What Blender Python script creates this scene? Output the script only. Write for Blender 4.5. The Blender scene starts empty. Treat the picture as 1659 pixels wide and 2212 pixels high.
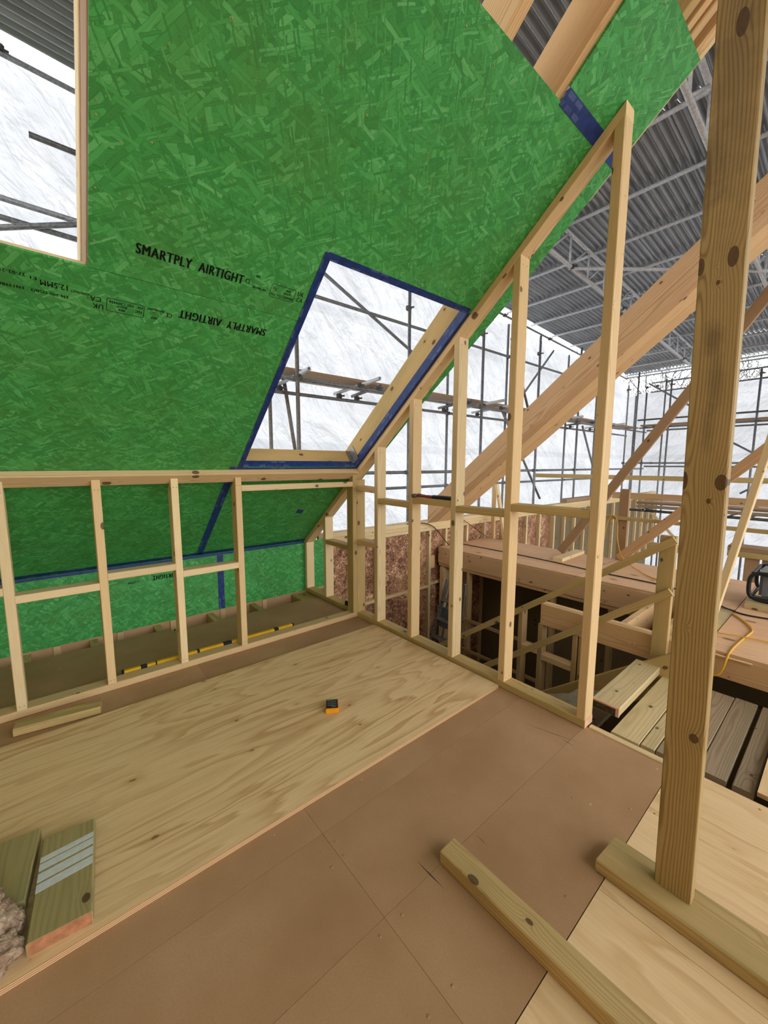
import bpy, bmesh, math, random
from mathutils import Vector, Matrix, noise

# ------------------------------------------------------------------ camera, sky, exposure
SC = bpy.context.scene
C = SC.collection
F_PX, W_PX = 854.86, 1659.0
CAM = Vector((-2.0014, -2.7434, 1.3474))
YAW, PITCH, ROLL = math.radians(49.9472), math.radians(-6.8817), math.radians(0.1261)
fw = Vector((math.cos(YAW) * math.cos(PITCH), math.sin(YAW) * math.cos(PITCH), math.sin(PITCH)))
rt = Vector((math.sin(YAW), -math.cos(YAW), 0))
up = rt.cross(fw)
rt2 = rt * math.cos(ROLL) + up * math.sin(ROLL)
up2 = up * math.cos(ROLL) - rt * math.sin(ROLL)
cd = bpy.data.cameras.new('camera')
cd.sensor_fit = 'HORIZONTAL'
cd.sensor_width = 36.0
cd.lens = 36.0 * F_PX / W_PX
cd.clip_start, cd.clip_end = 0.02, 300
cam = bpy.data.objects.new('camera', cd)
C.objects.link(cam)
cam.matrix_world = Matrix((
    (rt2.x, up2.x, -fw.x, CAM.x), (rt2.y, up2.y, -fw.y, CAM.y), (rt2.z, up2.z, -fw.z, CAM.z), (0, 0, 0, 1)))
SC.camera = cam
SC.view_settings.view_transform = 'Standard'
SC.view_settings.look = 'None'
SC.view_settings.gamma = 1.0
SC.view_settings.use_curve_mapping = False
SC.view_settings.exposure = 0.0
wd = bpy.data.worlds.new('overcast_sky')
SC.world = wd
wd.use_nodes = True
bg = wd.node_tree.nodes['Background']
bg.inputs['Color'].default_value = (0.93, 0.96, 1.0, 1)
bg.inputs['Strength'].default_value = 4.1
SC.cycles.max_bounces = 7
SC.cycles.diffuse_bounces = 4
SC.cycles.glossy_bounces = 3
SC.cycles.transmission_bounces = 4
SC.cycles.use_denoising = True
SC.cycles.sample_clamp_indirect = 6.0

random.seed(7)

# ------------------------------------------------------------------ helpers: colour, materials
def lin(h):
    h = h.lstrip('#')
    o = []
    for i in (0, 2, 4):
        v = int(h[i:i + 2], 16) / 255.0
        o.append(v / 12.92 if v <= 0.04045 else ((v + 0.055) / 1.055) ** 2.4)
    return (o[0], o[1], o[2], 1.0)

class NT:
    """A small helper for building node trees."""
    def __init__(self, name):
        self.m = bpy.data.materials.new(name)
        self.m.use_nodes = True
        self.t = self.m.node_tree
        self.t.nodes.clear()
        self.out = self.t.nodes.new('ShaderNodeOutputMaterial')
        self.tc = None
    def n(self, kind, **kw):
        nd = self.t.nodes.new(kind)
        for k, v in kw.items():
            setattr(nd, k, v)
        return nd
    def put(self, sock, v):
        if isinstance(v, bpy.types.NodeSocket):
            self.t.links.new(v, sock)
        elif v is not None:
            sock.default_value = v
    def obj(self):
        if self.tc is None:
            self.tc = self.n('ShaderNodeTexCoord')
        return self.tc.outputs['Object']
    def rand(self):
        return self.n('ShaderNodeObjectInfo').outputs['Random']
    def math(self, op, a, b=None, c=None, clamp=False):
        nd = self.n('ShaderNodeMath', operation=op, use_clamp=clamp)
        self.put(nd.inputs[0], a)
        self.put(nd.inputs[1], b)
        self.put(nd.inputs[2], c)
        return nd.outputs[0]
    def vmath(self, op, a, b=None):
        nd = self.n('ShaderNodeVectorMath', operation=op)
        self.put(nd.inputs[0], a)
        self.put(nd.inputs[1], b)
        return nd.outputs['Value'] if op in ('LENGTH', 'DOT_PRODUCT', 'DISTANCE') else nd.outputs['Vector']
    def comb(self, x=0.0, y=0.0, z=0.0):
        nd = self.n('ShaderNodeCombineXYZ')
        for s, v in zip(nd.inputs, (x, y, z)):
            self.put(s, v)
        return nd.outputs[0]
    def sep(self, v):
        nd = self.n('ShaderNodeSeparateXYZ')
        self.put(nd.inputs[0], v)
        return nd.outputs
    def noise(self, vec, scale=5.0, detail=3.0, rough=0.5, dist=0.0, color=False):
        nd = self.n('ShaderNodeTexNoise')
        self.put(nd.inputs['Vector'], vec)
        nd.inputs['Scale'].default_value = scale
        nd.inputs['Detail'].default_value = detail
        nd.inputs['Roughness'].default_value = rough
        nd.inputs['Distortion'].default_value = dist
        return nd.outputs['Color' if color else 'Fac']
    def voro(self, vec, scale=5.0, feature='F1', dims='3D', rnd=1.0):
        nd = self.n('ShaderNodeTexVoronoi', feature=feature, voronoi_dimensions=dims)
        self.put(nd.inputs['Vector'], vec)
        nd.inputs['Scale'].default_value = scale
        nd.inputs['Randomness'].default_value = rnd
        return nd.outputs
    def ramp(self, fac, stops, interp='LINEAR'):
        nd = self.n('ShaderNodeValToRGB')
        nd.color_ramp.interpolation = interp
        el = nd.color_ramp.elements
        while len(el) < len(stops):
            el.new(0.5)
        for e, (p, c) in zip(el, stops):
            e.position = p
            e.color = c
        self.put(nd.inputs[0], fac)
        return nd.outputs[0]
    def mix(self, fac, a, b, blend='MIX'):
        nd = self.n('ShaderNodeMix', data_type='RGBA', blend_type=blend)
        self.put(nd.inputs[0], fac)
        self.put(nd.inputs[6], a)
        self.put(nd.inputs[7], b)
        return nd.outputs[2]
    def map(self, v, a0, a1, b0=0.0, b1=1.0, smooth=False):
        nd = self.n('ShaderNodeMapRange')
        if smooth:
            nd.interpolation_type = 'SMOOTHSTEP'
        self.put(nd.inputs[0], v)
        for i, x in zip((1, 2, 3, 4), (a0, a1, b0, b1)):
            nd.inputs[i].default_value = x
        return nd.outputs[0]
    def bump(self, h, strength=0.2, dist=0.002):
        nd = self.n('ShaderNodeBump')
        nd.inputs['Strength'].default_value = strength
        nd.inputs['Distance'].default_value = dist
        self.put(nd.inputs['Height'], h)
        return nd.outputs[0]
    def pbr(self, color, rough=0.6, metal=0.0, normal=None, spec=0.35):
        b = self.n('ShaderNodeBsdfPrincipled')
        self.put(b.inputs['Base Color'], color)
        self.put(b.inputs['Roughness'], rough)
        self.put(b.inputs['Metallic'], metal)
        b.inputs['Specular IOR Level'].default_value = spec
        if normal is not None:
            self.put(b.inputs['Normal'], normal)
        self.t.links.new(b.outputs[0], self.out.inputs[0])
        return self.m

def plain(name, col, rough=0.6, metal=0.0, var=0.12, scale=20.0, spec=0.35):
    k = NT(name)
    n = k.noise(k.obj(), scale, 4)
    c = lin(col)
    d = tuple(x * (1 - var * 1.6) for x in c[:3]) + (1,)
    e = tuple(min(1, x * (1 + var)) for x in c[:3]) + (1,)
    return k.pbr(k.ramp(n, [(0.3, d), (0.7, e)]), rough, metal, spec=spec)

def wood(name, light, dark, knot='#4a2f1c', ring=0.55, freq=1050.0, green=None, rough=0.62, knots=1.0, fade=0.3, spots=(), stains_shade=()):
    """Sawn softwood. The piece's length runs along local X."""
    k = NT(name)
    o = k.obj()
    r = k.rand()
    off = k.comb(k.math('MULTIPLY', r, 37.0), k.math('MULTIPLY', r, 0.0), 0.0)
    p = k.vmath('ADD', o, off)
    x, y, z = k.sep(p)
    r2 = k.math('FRACT', k.math('MULTIPLY', r, 91.7))
    r3 = k.math('FRACT', k.math('MULTIPLY', r, 57.3))
    # knots, laid out on x and the way round the section
    yz = k.math('ADD', y, z)
    kv = k.voro(k.comb(k.math('MULTIPLY', x, 4.2), k.math('MULTIPLY', k.math('ADD', yz, r3), 6.5), 0.0), 1.0, dims='2D')
    kd = kv['Distance']
    kr = k.sep(kv['Color'])[0]
    size = k.math('MULTIPLY', k.map(kr, 0.35, 1.0, 0.0, 0.085), knots)
    core = k.math('LESS_THAN', kd, size)
    halo = k.math('POWER', 2.718, k.math('MULTIPLY', k.math('DIVIDE', kd, k.math('ADD', size, 0.03)), -1.1))
    halo = k.math('MULTIPLY', halo, k.math('GREATER_THAN', kr, 0.35))
    ox, oy, oz = k.sep(o)
    for sx, sy, rx, ry in spots:
        e = k.vmath('LENGTH', k.comb(k.math('DIVIDE', k.math('SUBTRACT', ox, sx), rx), k.math('DIVIDE', k.math('SUBTRACT', oy, sy), ry), 0.0))
        core = k.math('MAXIMUM', core, k.math('LESS_THAN', e, 1.0))
        halo = k.math('MAXIMUM', halo, k.math('POWER', 2.718, k.math('MULTIPLY', e, -0.55)))
    # annual rings about a slightly tilted heart
    wob = k.noise(k.comb(k.math('MULTIPLY', x, 1.3), k.math('MULTIPLY', y, 5.0), k.math('MULTIPLY', z, 5.0)), 1.0, 2, 0.5)
    py = k.math('ADD', y, k.math('ADD', k.map(r2, 0, 1, -0.05, 0.05), k.math('MULTIPLY', k.math('SUBTRACT', wob, 0.5), 0.03)))
    pz = k.math('ADD', z, k.math('ADD', k.map(r3, 0, 1, 0.02, 0.07), k.math('MULTIPLY', k.math('SUBTRACT', wob, 0.5), 0.045)))
    rad = k.math('SQRT', k.math('ADD', k.math('MULTIPLY', py, py), k.math('MULTIPLY', pz, pz)))
    rad = k.math('ADD', rad, k.math('MULTIPLY', halo, 0.02))
    s = k.math('SINE', k.math('MULTIPLY', rad, freq))
    s = k.map(s, -0.6, 1.0, 0.0, 1.0)
    s = k.math('MULTIPLY', s, s)
    fibre = k.noise(k.comb(k.math('MULTIPLY', x, 9.0), k.math('MULTIPLY', y, 260.0), k.math('MULTIPLY', z, 260.0)), 1.0, 3, 0.6)
    patch = k.noise(k.comb(k.math('MULTIPLY', x, 1.6), k.math('MULTIPLY', y, 9.0), k.math('MULTIPLY', z, 9.0)), 1.0, 3, 0.55)
    col = k.mix(k.math('MULTIPLY', s, k.math('MULTIPLY', ring, k.map(patch, 0.3, 0.7, 0.5, 1.0))), lin(light), lin(dark))
    col = k.mix(k.map(fibre, 0.25, 0.75, 0.0, 0.28), col, lin(dark), 'MIX')
    if green:
        col = k.mix(k.map(patch, 0.42, 0.68, 0.0, 0.75), col, lin(green))
    col = k.mix(k.math('MULTIPLY', k.math('SUBTRACT', r2, 0.5), fade, clamp=False), col, lin(dark))
    hs = k.n('ShaderNodeHueSaturation')
    k.put(hs.inputs['Value'], k.map(r3, 0, 1, 0.88, 1.1))
    k.put(hs.inputs['Color'], col)
    col = hs.outputs[0]
    col = k.mix(k.math('MULTIPLY', core, 0.82), col, lin(knot))
    col = k.mix(k.math('MULTIPLY', halo, 0.16), col, lin(knot))
    if stains_shade:
        sn = k.noise(o, 22.0, 4, 0.65)
        for sx, sy, rx, ry, st in stains_shade:
            e = k.vmath('LENGTH', k.comb(k.math('DIVIDE', k.math('SUBTRACT', ox, sx), rx), k.math('DIVIDE', k.math('SUBTRACT', oy, sy), ry), 0.0))
            e = k.math('ADD', e, k.math('MULTIPLY', k.math('SUBTRACT', sn, 0.5), 1.4))
            col = k.mix(k.map(e, 0.3, 1.1, st, 0.0), col, lin('#4e4233'))
    nrm = k.bump(k.math('ADD', fibre, k.math('MULTIPLY', s, 0.5)), 0.18, 0.0015)
    return k.pbr(col, rough, normal=nrm, spec=0.25)

def ply_mat(name, light, dark, knot='#3d2a1a', zoom=1.0, contrast=0.8, knots=1.0, patchy=None):
    """Rotary-cut softwood veneer: long flames along local X; layered edges."""
    k = NT(name)
    o = k.obj()
    x, y, z = k.sep(k.vmath('ADD', o, k.comb(k.math('MULTIPLY', k.rand(), 19.0), 0.0, 0.0)))
    f = k.noise(k.comb(k.math('MULTIPLY', x, 0.55 * zoom), k.math('MULTIPLY', y, 3.6 * zoom), 0.3), 1.0, 4.0, 0.5, 0.35)
    bands = k.math('FRACT', k.math('MULTIPLY', f, 13.0))
    bands = k.ramp(bands, [(0.0, (0, 0, 0, 1)), (0.5, (0.25, 0.25, 0.25, 1)), (0.86, (1, 1, 1, 1)), (1.0, (0.0, 0.0, 0.0, 1))])
    fine = k.noise(k.comb(k.math('MULTIPLY', x, 4.0), k.math('MULTIPLY', y, 120.0), 0.0), 1.0, 4, 0.65)
    big = k.noise(k.comb(k.math('MULTIPLY', x, 1.0), k.math('MULTIPLY', y, 3.0), 5.0), 1.0, 2)
    col = k.mix(k.math('MULTIPLY', bands, k.math('MULTIPLY', contrast, k.map(big, 0.35, 0.65, 0.25, 1.0))), lin(light), lin(dark))
    col = k.mix(k.map(fine, 0.35, 0.8, 0.0, 0.4), col, lin(dark))
    if patchy:
        col = k.mix(k.map(big, 0.45, 0.7, 0.0, 0.6), col, lin(patchy))
    kv = k.voro(k.comb(k.math('MULTIPLY', x, 2.0), k.math('MULTIPLY', y, 4.0), 0.0), 1.0, dims='2D')
    kr = k.sep(kv['Color'])[0]
    ks = k.math('MULTIPLY', k.map(kr, 0.25, 1.0, 0.0, 0.05), knots)
    kn = k.noise(k.comb(k.math('MULTIPLY', x, 60.0), k.math('MULTIPLY', y, 60.0), 0.0), 1.0, 2)
    core = k.map(k.math('SUBTRACT', k.math('ADD', kv['Distance'], k.math('MULTIPLY', k.math('SUBTRACT', kn, 0.5), 0.05)), ks), -0.01, 0.008, 1.0, 0.0)
    col = k.mix(k.math('MULTIPLY', core, 0.85), col, lin(knot))
    halo = k.map(k.math('SUBTRACT', kv['Distance'], ks), 0.0, 0.09, 0.35, 0.0)
    halo = k.math('MULTIPLY', halo, k.math('GREATER_THAN', kr, 0.3))
    col = k.mix(halo, col, lin(dark))
    # veneer layers on the edges
    g = k.n('ShaderNodeNewGeometry')
    nz = k.math('ABSOLUTE', k.sep(k.vmath('ADD', k.tc.outputs['Normal'], (0, 0, 0)))[2])
    edge = k.math('LESS_THAN', nz, 0.5)
    lay = k.math('FRACT', k.math('MULTIPLY', z, 165.0))
    lay = k.math('GREATER_THAN', lay, 0.5)
    ec = k.mix(lay, lin('#d9b98c'), lin('#9a6c46'))
    col = k.mix(edge, col, ec)
    return k.pbr(col, 0.6, normal=k.bump(fine, 0.12, 0.001), spec=0.22)

def osb_mat(name):
    """Green faced strand board: layers of overlapping flakes, each a ragged strip of its own tone."""
    k = NT(name)
    o = k.obj()
    x, y, z = k.sep(k.vmath('ADD', o, k.comb(k.math('MULTIPLY', k.rand(), 23.0), 0.0, 0.0)))
    wx, wy, wz = k.sep(k.noise(k.comb(x, y, z), 9.0, 2, 0.5, color=True))
    x = k.math('ADD', x, k.math('MULTIPLY', wx, 0.014))
    y = k.math('ADD', y, k.math('MULTIPLY', wy, 0.014))
    rag = k.noise(k.comb(x, y, 4.0), 60.0, 2, 0.6)
    tones = [(0.0, lin('#35823d')), (0.25, lin('#3d9146')), (0.5, lin('#46a04f')), (0.72, lin('#52ad5b')), (0.88, lin('#6dc073')), (0.94, lin('#5f8a3f')), (1.0, lin('#566f33'))]
    col, hgt = None, None
    layers = [(3, 0.13, 0.030, -1.0), (-20, 0.12, 0.028, 0.45), (72, 0.09, 0.022, 0.6), (35, 0.13, 0.024, 0.55), (-55, 0.10, 0.018, 0.6), (12, 0.085, 0.014, 0.72), (-33, 0.06, 0.009, 0.8), (58, 0.055, 0.006, 0.86)]
    for i, (a, w, h, thr) in enumerate(layers):
        ca, sa = math.cos(math.radians(a)), math.sin(math.radians(a))
        u = k.math('ADD', k.math('MULTIPLY', x, ca), k.math('MULTIPLY', y, sa))
        v = k.math('ADD', k.math('MULTIPLY', x, -sa), k.math('MULTIPLY', y, ca))
        vs = k.math('DIVIDE', v, h)
        row = k.math('FLOOR', vs)
        wn = k.n('ShaderNodeTexWhiteNoise', noise_dimensions='1D')
        k.put(wn.inputs['W'], k.math('ADD', row, i * 17.3))
        us = k.math('ADD', k.math('DIVIDE', u, w), k.math('MULTIPLY', wn.outputs['Value'], 9.0))
        cell = k.math('FLOOR', us)
        w2 = k.n('ShaderNodeTexWhiteNoise', noise_dimensions='2D')
        k.put(w2.inputs['Vector'], k.comb(k.math('ADD', row, i * 5.1), k.math('ADD', cell, 0.3), 0.0))
        r1, r2, r3 = k.sep(w2.outputs['Color'])
        fu, fv = k.math('FRACT', us), k.math('FRACT', vs)
        fibre = k.noise(k.comb(k.math('MULTIPLY', u, 16.0), k.math('MULTIPLY', v, 330.0), k.math('MULTIPLY', r1, 9.0)), 1.0, 2, 0.6)
        tone = k.math('ADD', k.math('MULTIPLY', r2, 0.66), k.math('MULTIPLY', fibre, 0.34))
        c = k.ramp(tone, tones)
        eu = k.math('MULTIPLY', k.math('MINIMUM', fu, k.math('SUBTRACT', 1.0, fu)), w)
        ev = k.math('MULTIPLY', k.math('MINIMUM', fv, k.math('SUBTRACT', 1.0, fv)), h)
        e = k.math('ADD', k.math('MINIMUM', eu, ev), k.math('MULTIPLY', k.math('SUBTRACT', rag, 0.55), 0.006))
        rim = k.map(e, 0.0, 0.0018, 0.0, 1.0)
        c = k.mix(k.math('MULTIPLY', k.math('SUBTRACT', 1.0, rim), 0.55), c, lin('#235c27'))
        if col is None:
            col, hgt = c, k.math('MULTIPLY', fibre, 0.5)
        else:
            on = k.math('MULTIPLY', k.math('GREATER_THAN', r3, thr), k.math('GREATER_THAN', e, 0.0))
            col = k.mix(on, col, c)
            hgt = k.math('ADD', k.math('MULTIPLY', hgt, 0.8), k.math('MULTIPLY', on, k.math('ADD', 0.3, k.math('MULTIPLY', fibre, 0.4))))
    n2 = k.noise(k.comb(x, y, 2.0), 3.0, 4, 0.6)
    n3 = k.noise(k.comb(x, y, 9.0), 22.0, 4, 0.65)
    col = k.mix(k.map(n2, 0.45, 0.72, 0.0, 0.38), col, lin('#4f7a30'))
    col = k.mix(k.map(n3, 0.66, 0.75, 0.0, 0.75), col, lin('#50501f'))
    return k.pbr(col, 0.5, normal=k.bump(hgt, 0.35, 0.003), spec=0.3)

def board_mat(name):
    k = NT(name)
    o = k.vmath('ADD', k.obj(), k.comb(k.math('MULTIPLY', k.rand(), 11.0), 0.0, 0.0))
    a = k.noise(o, 2.2, 4, 0.6)
    b = k.noise(o, 160.0, 2, 0.7)
    s = k.noise(o, 8.0, 6, 0.7, 1.2)
    col = k.ramp(a, [(0.3, lin('#a07b55')), (0.52, lin('#ad8862')), (0.75, lin('#b99570'))])
    col = k.mix(k.map(b, 0.35, 0.75, 0.0, 0.35), col, lin('#99744f'))
    col = k.mix(k.map(s, 0.6, 0.78, 0.0, 0.25), col, lin('#c2a080'))
    v = k.voro(o, 5.0)
    col = k.mix(k.math('MULTIPLY', k.math('LESS_THAN', v['Distance'], 0.028), 0.7), col, lin('#d0ab86'))
    return k.pbr(col, 0.62, normal=k.bump(b, 0.12, 0.0008), spec=0.22)

def tape_mat(name):
    k = NT(name)
    x, y, z = k.sep(k.obj())
    br = k.n('ShaderNodeTexBrick')
    br.offset, br.squash = 0.37, 1.0
    k.put(br.inputs['Vector'], k.comb(k.math('MULTIPLY', x, 1.0), k.math('MULTIPLY', y, 1.0), 0.0))
    br.inputs['Scale'].default_value = 9.0
    br.inputs['Brick Width'].default_value = 0.55
    br.inputs['Row Height'].default_value = 0.3
    br.inputs['Mortar Size'].default_value = 0.075
    br.inputs['Color1'].default_value = (0, 0, 0, 1)
    br.inputs['Color2'].default_value = (1, 1, 1, 1)
    br.inputs['Mortar'].default_value = (0, 0, 0, 1)
    n = k.noise(k.comb(k.math('MULTIPLY', x, 260.0), k.math('MULTIPLY', y, 90.0), 0.0), 1.0, 2)
    f = k.math('MULTIPLY', k.map(k.sep(br.outputs['Color'])[0], 0.62, 0.9, 0.0, 1.0), k.map(n, 0.42, 0.56, 0.25, 0.7))
    m = k.noise(k.obj(), 30.0, 3)
    col = k.mix(k.map(m, 0.3, 0.7), lin('#142857'), lin('#203f80'))
    col = k.mix(k.math('MULTIPLY', f, 0.55), col, lin('#7f90b4'))
    return k.pbr(col, 0.42, normal=k.bump(m, 0.25, 0.002), spec=0.4)

def tube_mat(name, a='#8d8f90', b='#5b5a58', rust=0.25, metal=0.3):
    k = NT(name)
    o = k.vmath('ADD', k.obj(), k.comb(k.math('MULTIPLY', k.rand(), 7.0), 0.0, 0.0))
    n = k.noise(o, 3.5, 4, 0.6)
    s = k.noise(o, 40.0, 3, 0.6)
    col = k.mix(k.map(s, 0.3, 0.7), lin(b), lin(a))
    col = k.mix(k.map(n, 0.55, 0.7, 0.0, rust), col, lin('#6d4f3c'))
    return k.pbr(col, k.map(s, 0.3, 0.7, 0.35, 0.6), metal, spec=0.4)

def corrugated_mat(name):
    k = NT(name)
    o = k.vmath('ADD', k.obj(), k.comb(k.math('MULTIPLY', k.rand(), 13.0), 0.0, 0.0))
    x, y, z = k.sep(o)
    n = k.noise(k.comb(k.math('MULTIPLY', x, 1.2), k.math('MULTIPLY', y, 18.0), z), 1.0, 4, 0.6)
    s = k.noise(o, 9.0, 5, 0.7)
    col = k.mix(k.map(n, 0.3, 0.7), lin('#80848a'), lin('#a3a7ac'))
    col = k.mix(k.map(s, 0.55, 0.8, 0.0, 0.35), col, lin('#7b7f84'))
    return k.pbr(col, 0.3, 0.4, spec=0.6)

def sheet_mat(name):
    """Translucent white scaffold sheeting with greyer reinforced bands."""
    k = NT(name)
    o = k.obj()
    x, y, z = k.sep(o)
    zz = k.math('ADD', z, k.math('MULTIPLY', k.noise(k.comb(x, 0.0, 0.0), 0.9, 2), 0.12))
    f = k.math('FRACT', k.math('ADD', k.math('MULTIPLY', zz, 0.5), 0.13))
    band = k.math('MULTIPLY', k.math('GREATER_THAN', f, 0.93), 1.0)
    weave = k.noise(k.comb(k.math('MULTIPLY', x, 3.0), k.math('MULTIPLY', z, 3.0), 0.0), 1.0, 4, 0.6)
    cr = k.noise(k.comb(k.math('ADD', k.math('MULTIPLY', x, 3.0), k.math('MULTIPLY', z, 1.6)), k.math('MULTIPLY', z, 1.7), 0.0), 1.0, 4, 0.55, 0.45)
    fold = k.map(cr, 0.4, 0.6)
    col = k.mix(k.map(weave, 0.3, 0.7), lin('#bec0c3'), lin('#cacacb'))
    col = k.mix(k.map(k.math('ABSOLUTE', k.math('SUBTRACT', cr, 0.5)), 0.0, 0.02, 0.3, 0.0), col, lin('#9a9ca1'))
    col = k.mix(k.math('MULTIPLY', band, 0.55), col, lin('#b2b4b7'))
    nrm = k.bump(k.math('ADD', cr, k.math('MULTIPLY', weave, 0.3)), 0.9, 0.11)
    d = k.n('ShaderNodeBsdfDiffuse')
    t = k.n('ShaderNodeBsdfTranslucent')
    for b in (d, t):
        k.put(b.inputs['Color'], col)
        k.put(b.inputs['Normal'], nrm)
    m = k.n('ShaderNodeMixShader')
    m.inputs[0].default_value = 0.62
    k.t.links.new(d.outputs[0], m.inputs[1])
    k.t.links.new(t.outputs[0], m.inputs[2])
    k.t.links.new(m.outputs[0], k.out.inputs[0])
    return k.m

def foil_mat(name):
    """Crumpled coppery insulation facing."""
    k = NT(name)
    o = k.obj()
    w = k.noise(o, 9.0, 3, 0.6, color=True)
    p = k.vmath('ADD', o, k.vmath('MULTIPLY', w, (0.16, 0.16, 0.16)))
    a = k.noise(p, 22.0, 3, 0.55, 1.2)
    ridge = k.math('ABSOLUTE', k.math('SUBTRACT', a, 0.5))
    b = k.noise(p, 55.0, 3, 0.6, 0.6)
    ridge2 = k.math('ABSOLUTE', k.math('SUBTRACT', b, 0.5))
    big = k.noise(o, 5.0, 3, 0.6)
    f = k.math('ADD', k.map(ridge, 0.0, 0.13, 0.0, 0.55), k.map(ridge2, 0.0, 0.16, 0.0, 0.3))
    f = k.math('ADD', f, k.map(big, 0.3, 0.7, -0.2, 0.2))
    col = k.ramp(f, [(0.08, lin('#54301c')), (0.32, lin('#9a6644')), (0.58, lin('#cf9868')), (0.9, lin('#f2d3b4'))])  # crumple's dark folds and pale highlights are painted into the colour
    return k.pbr(col, 0.4, 0.0, normal=k.bump(f, 0.6, 0.012), spec=0.6)

def wool_mat(name):
    k = NT(name)
    o = k.obj()
    a = k.noise(o, 14.0, 5, 0.7, 1.5)
    b = k.noise(o, 90.0, 3, 0.7)
    col = k.ramp(k.math('ADD', k.math('MULTIPLY', a, 0.8), k.math('MULTIPLY', b, 0.3)),
                 [(0.3, lin('#5d4837')), (0.48, lin('#957a63')), (0.64, lin('#b59d82')), (0.8, lin('#d8cca5'))])
    return k.pbr(col, 0.9, normal=k.bump(b, 0.8, 0.01), spec=0.1)

PINE = wood('pine_stud', '#dfc391', '#ac824e', ring=0.65, knots=1.15)
PINE_LIGHT = wood('pine_pale', '#e4ce9f', '#bd9866', ring=0.5)
PINE_GREEN = wood('pine_treated', '#ccae74', '#957642', green='#a6935c', ring=0.65)
POST = wood('pine_post', '#bba069', '#6f562f', ring=0.75, freq=900.0, knots=0.35,
    spots=[(-0.172, 0.035, 0.021, 0.013), (-0.168, -0.045, 0.025, 0.009), (-0.222, 0.012, 0.007, 0.005), (0.385, 0.022, 0.024, 0.011), (0.383, -0.042, 0.022, 0.008), (0.333, -0.004, 0.006, 0.004), (0.905, 0.004, 0.03, 0.012), (-0.903, 0.022, 0.014, 0.011)],
    stains_shade=[(0.2, -0.006, 0.06, 0.026, 0.5), (0.08, 0.008, 0.09, 0.02, 0.4), (-0.03, 0.0, 0.08, 0.018, 0.3), (0.8, 0.0, 0.35, 0.06, 0.35), (0.62, -0.03, 0.12, 0.03, 0.3)])  # mid marks are stains; the broad upper patch is shade put into colour
RAFTER = wood('pine_rafter', '#dcba88', '#b48352', ring=0.6, freq=700.0)
RAFTER_BROWN = wood('pine_beam', '#c9a578', '#9a6c44', ring=0.7, freq=620.0)
BRACE = wood('pine_brace', '#a98a66', '#7c5c40', ring=0.6)
OLIVE = wood('olive_board', '#b0a06c', '#85744a', ring=0.6, green='#98905e', freq=600.0)
OLIVE_PALE = wood('bark_edged', '#bfa56e', '#86683c', ring=0.8, green='#94864f', knots=2.2)
OLD = wood('weathered_plank', '#a99274', '#6f5c42', ring=0.8, green='#8d7f60')
DECKING = wood('decking_board', '#dac393', '#a5885a', green='#b8a878', freq=520.0)
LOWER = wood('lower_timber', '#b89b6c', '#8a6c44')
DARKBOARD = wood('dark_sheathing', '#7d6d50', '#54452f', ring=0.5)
PLY = ply_mat('plywood_face', '#e8c896', '#b58650', knots=0.55, contrast=0.85)
PLY2 = ply_mat('plywood_pale', '#e9ca9a', '#c4975f', zoom=0.9, contrast=0.7, knots=0.0)
PLYPINK = ply_mat('plywood_pink', '#e3ba8f', '#b98a60', zoom=1.6, contrast=0.6, knots=1.5, patchy='#d6a882')
OSB = osb_mat('green_strand_board')
BOARD = board_mat('brown_hardboard')
TAPE = tape_mat('blue_tape')
TUBE = tube_mat('galvanised_tube')
TUBE_R = tube_mat('rusty_tube', '#86807a', '#5d544d', rust=0.7)
ALU = tube_mat('aluminium_tube', '#d2d3d4', '#a9abae', rust=0.0, metal=0.1)
COUPLER = tube_mat('coupler_steel', '#6a6864', '#3f3d3a', rust=0.5)
SHEETING = sheet_mat('white_sheeting')
CORR = corrugated_mat('corrugated_steel')
FOIL = foil_mat('foil_facing')
WOOL = wool_mat('mineral_wool')
INK = plain('black_ink', '#131a14', 0.7, var=0.0)
TPRINT = plain('tape_print', '#8b9bbd', 0.5, var=0.05)
BLACK = plain('black_plastic', '#1b1b1d', 0.45)
YELLOW = plain('yellow_plastic', '#d8a61c', 0.4, var=0.05)
ORANGE = plain('orange_plastic', '#e0960f', 0.4, var=0.05)
REDGRIP = plain('red_grip', '#8a3324', 0.5)
STEEL = plain('bright_steel', '#9a9a9a', 0.3, 0.8, var=0.2)
WHITE = plain('white_paint', '#c9cdc8', 0.6, var=0.06, scale=60)
GREYP = plain('grey_casing', '#6b7078', 0.5)
CABLE_Y = plain('yellow_cable', '#cf9f2c', 0.5, var=0.05)
CABLE_B = plain('black_cable', '#221f1e', 0.5)
CABLE_BR = plain('brown_cable', '#43301f', 0.6)
ENDGRAIN = plain('end_grain', '#ab7450', 0.75, var=0.2, scale=40)
PINKEND = plain('sealed_end', '#d3a884', 0.7, var=0.1)
DARKEND = plain('dark_end_grain', '#4d3a22', 0.8, var=0.4, scale=50)
BARK = plain('bark', '#4b4642', 0.9, var=0.2)
EARTH = plain('earth', '#6d655a', 0.95, var=0.25, scale=1.5)
BRASS = plain('brass_screw', '#a08f55', 0.5)
CREAM = plain('cream_label', '#cfc6a0', 0.6)

# ------------------------------------------------------------------ helpers: objects
def link(name, me, mat=None, parent=None, M=None, label=None):
    o = bpy.data.objects.new(name, me)
    C.objects.link(o)
    if mat is not None and hasattr(me, 'materials') and len(me.materials) == 0:
        me.materials.append(mat)
    o.parent = parent
    if M is not None:
        o.matrix_world = M if parent is None else parent.matrix_world.inverted() @ M
        if parent is not None:
            o.matrix_parent_inverse = Matrix()
            o.matrix_basis = parent.matrix_basis.inverted() @ M
    if label:
        o['label'] = label
    return o

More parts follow.
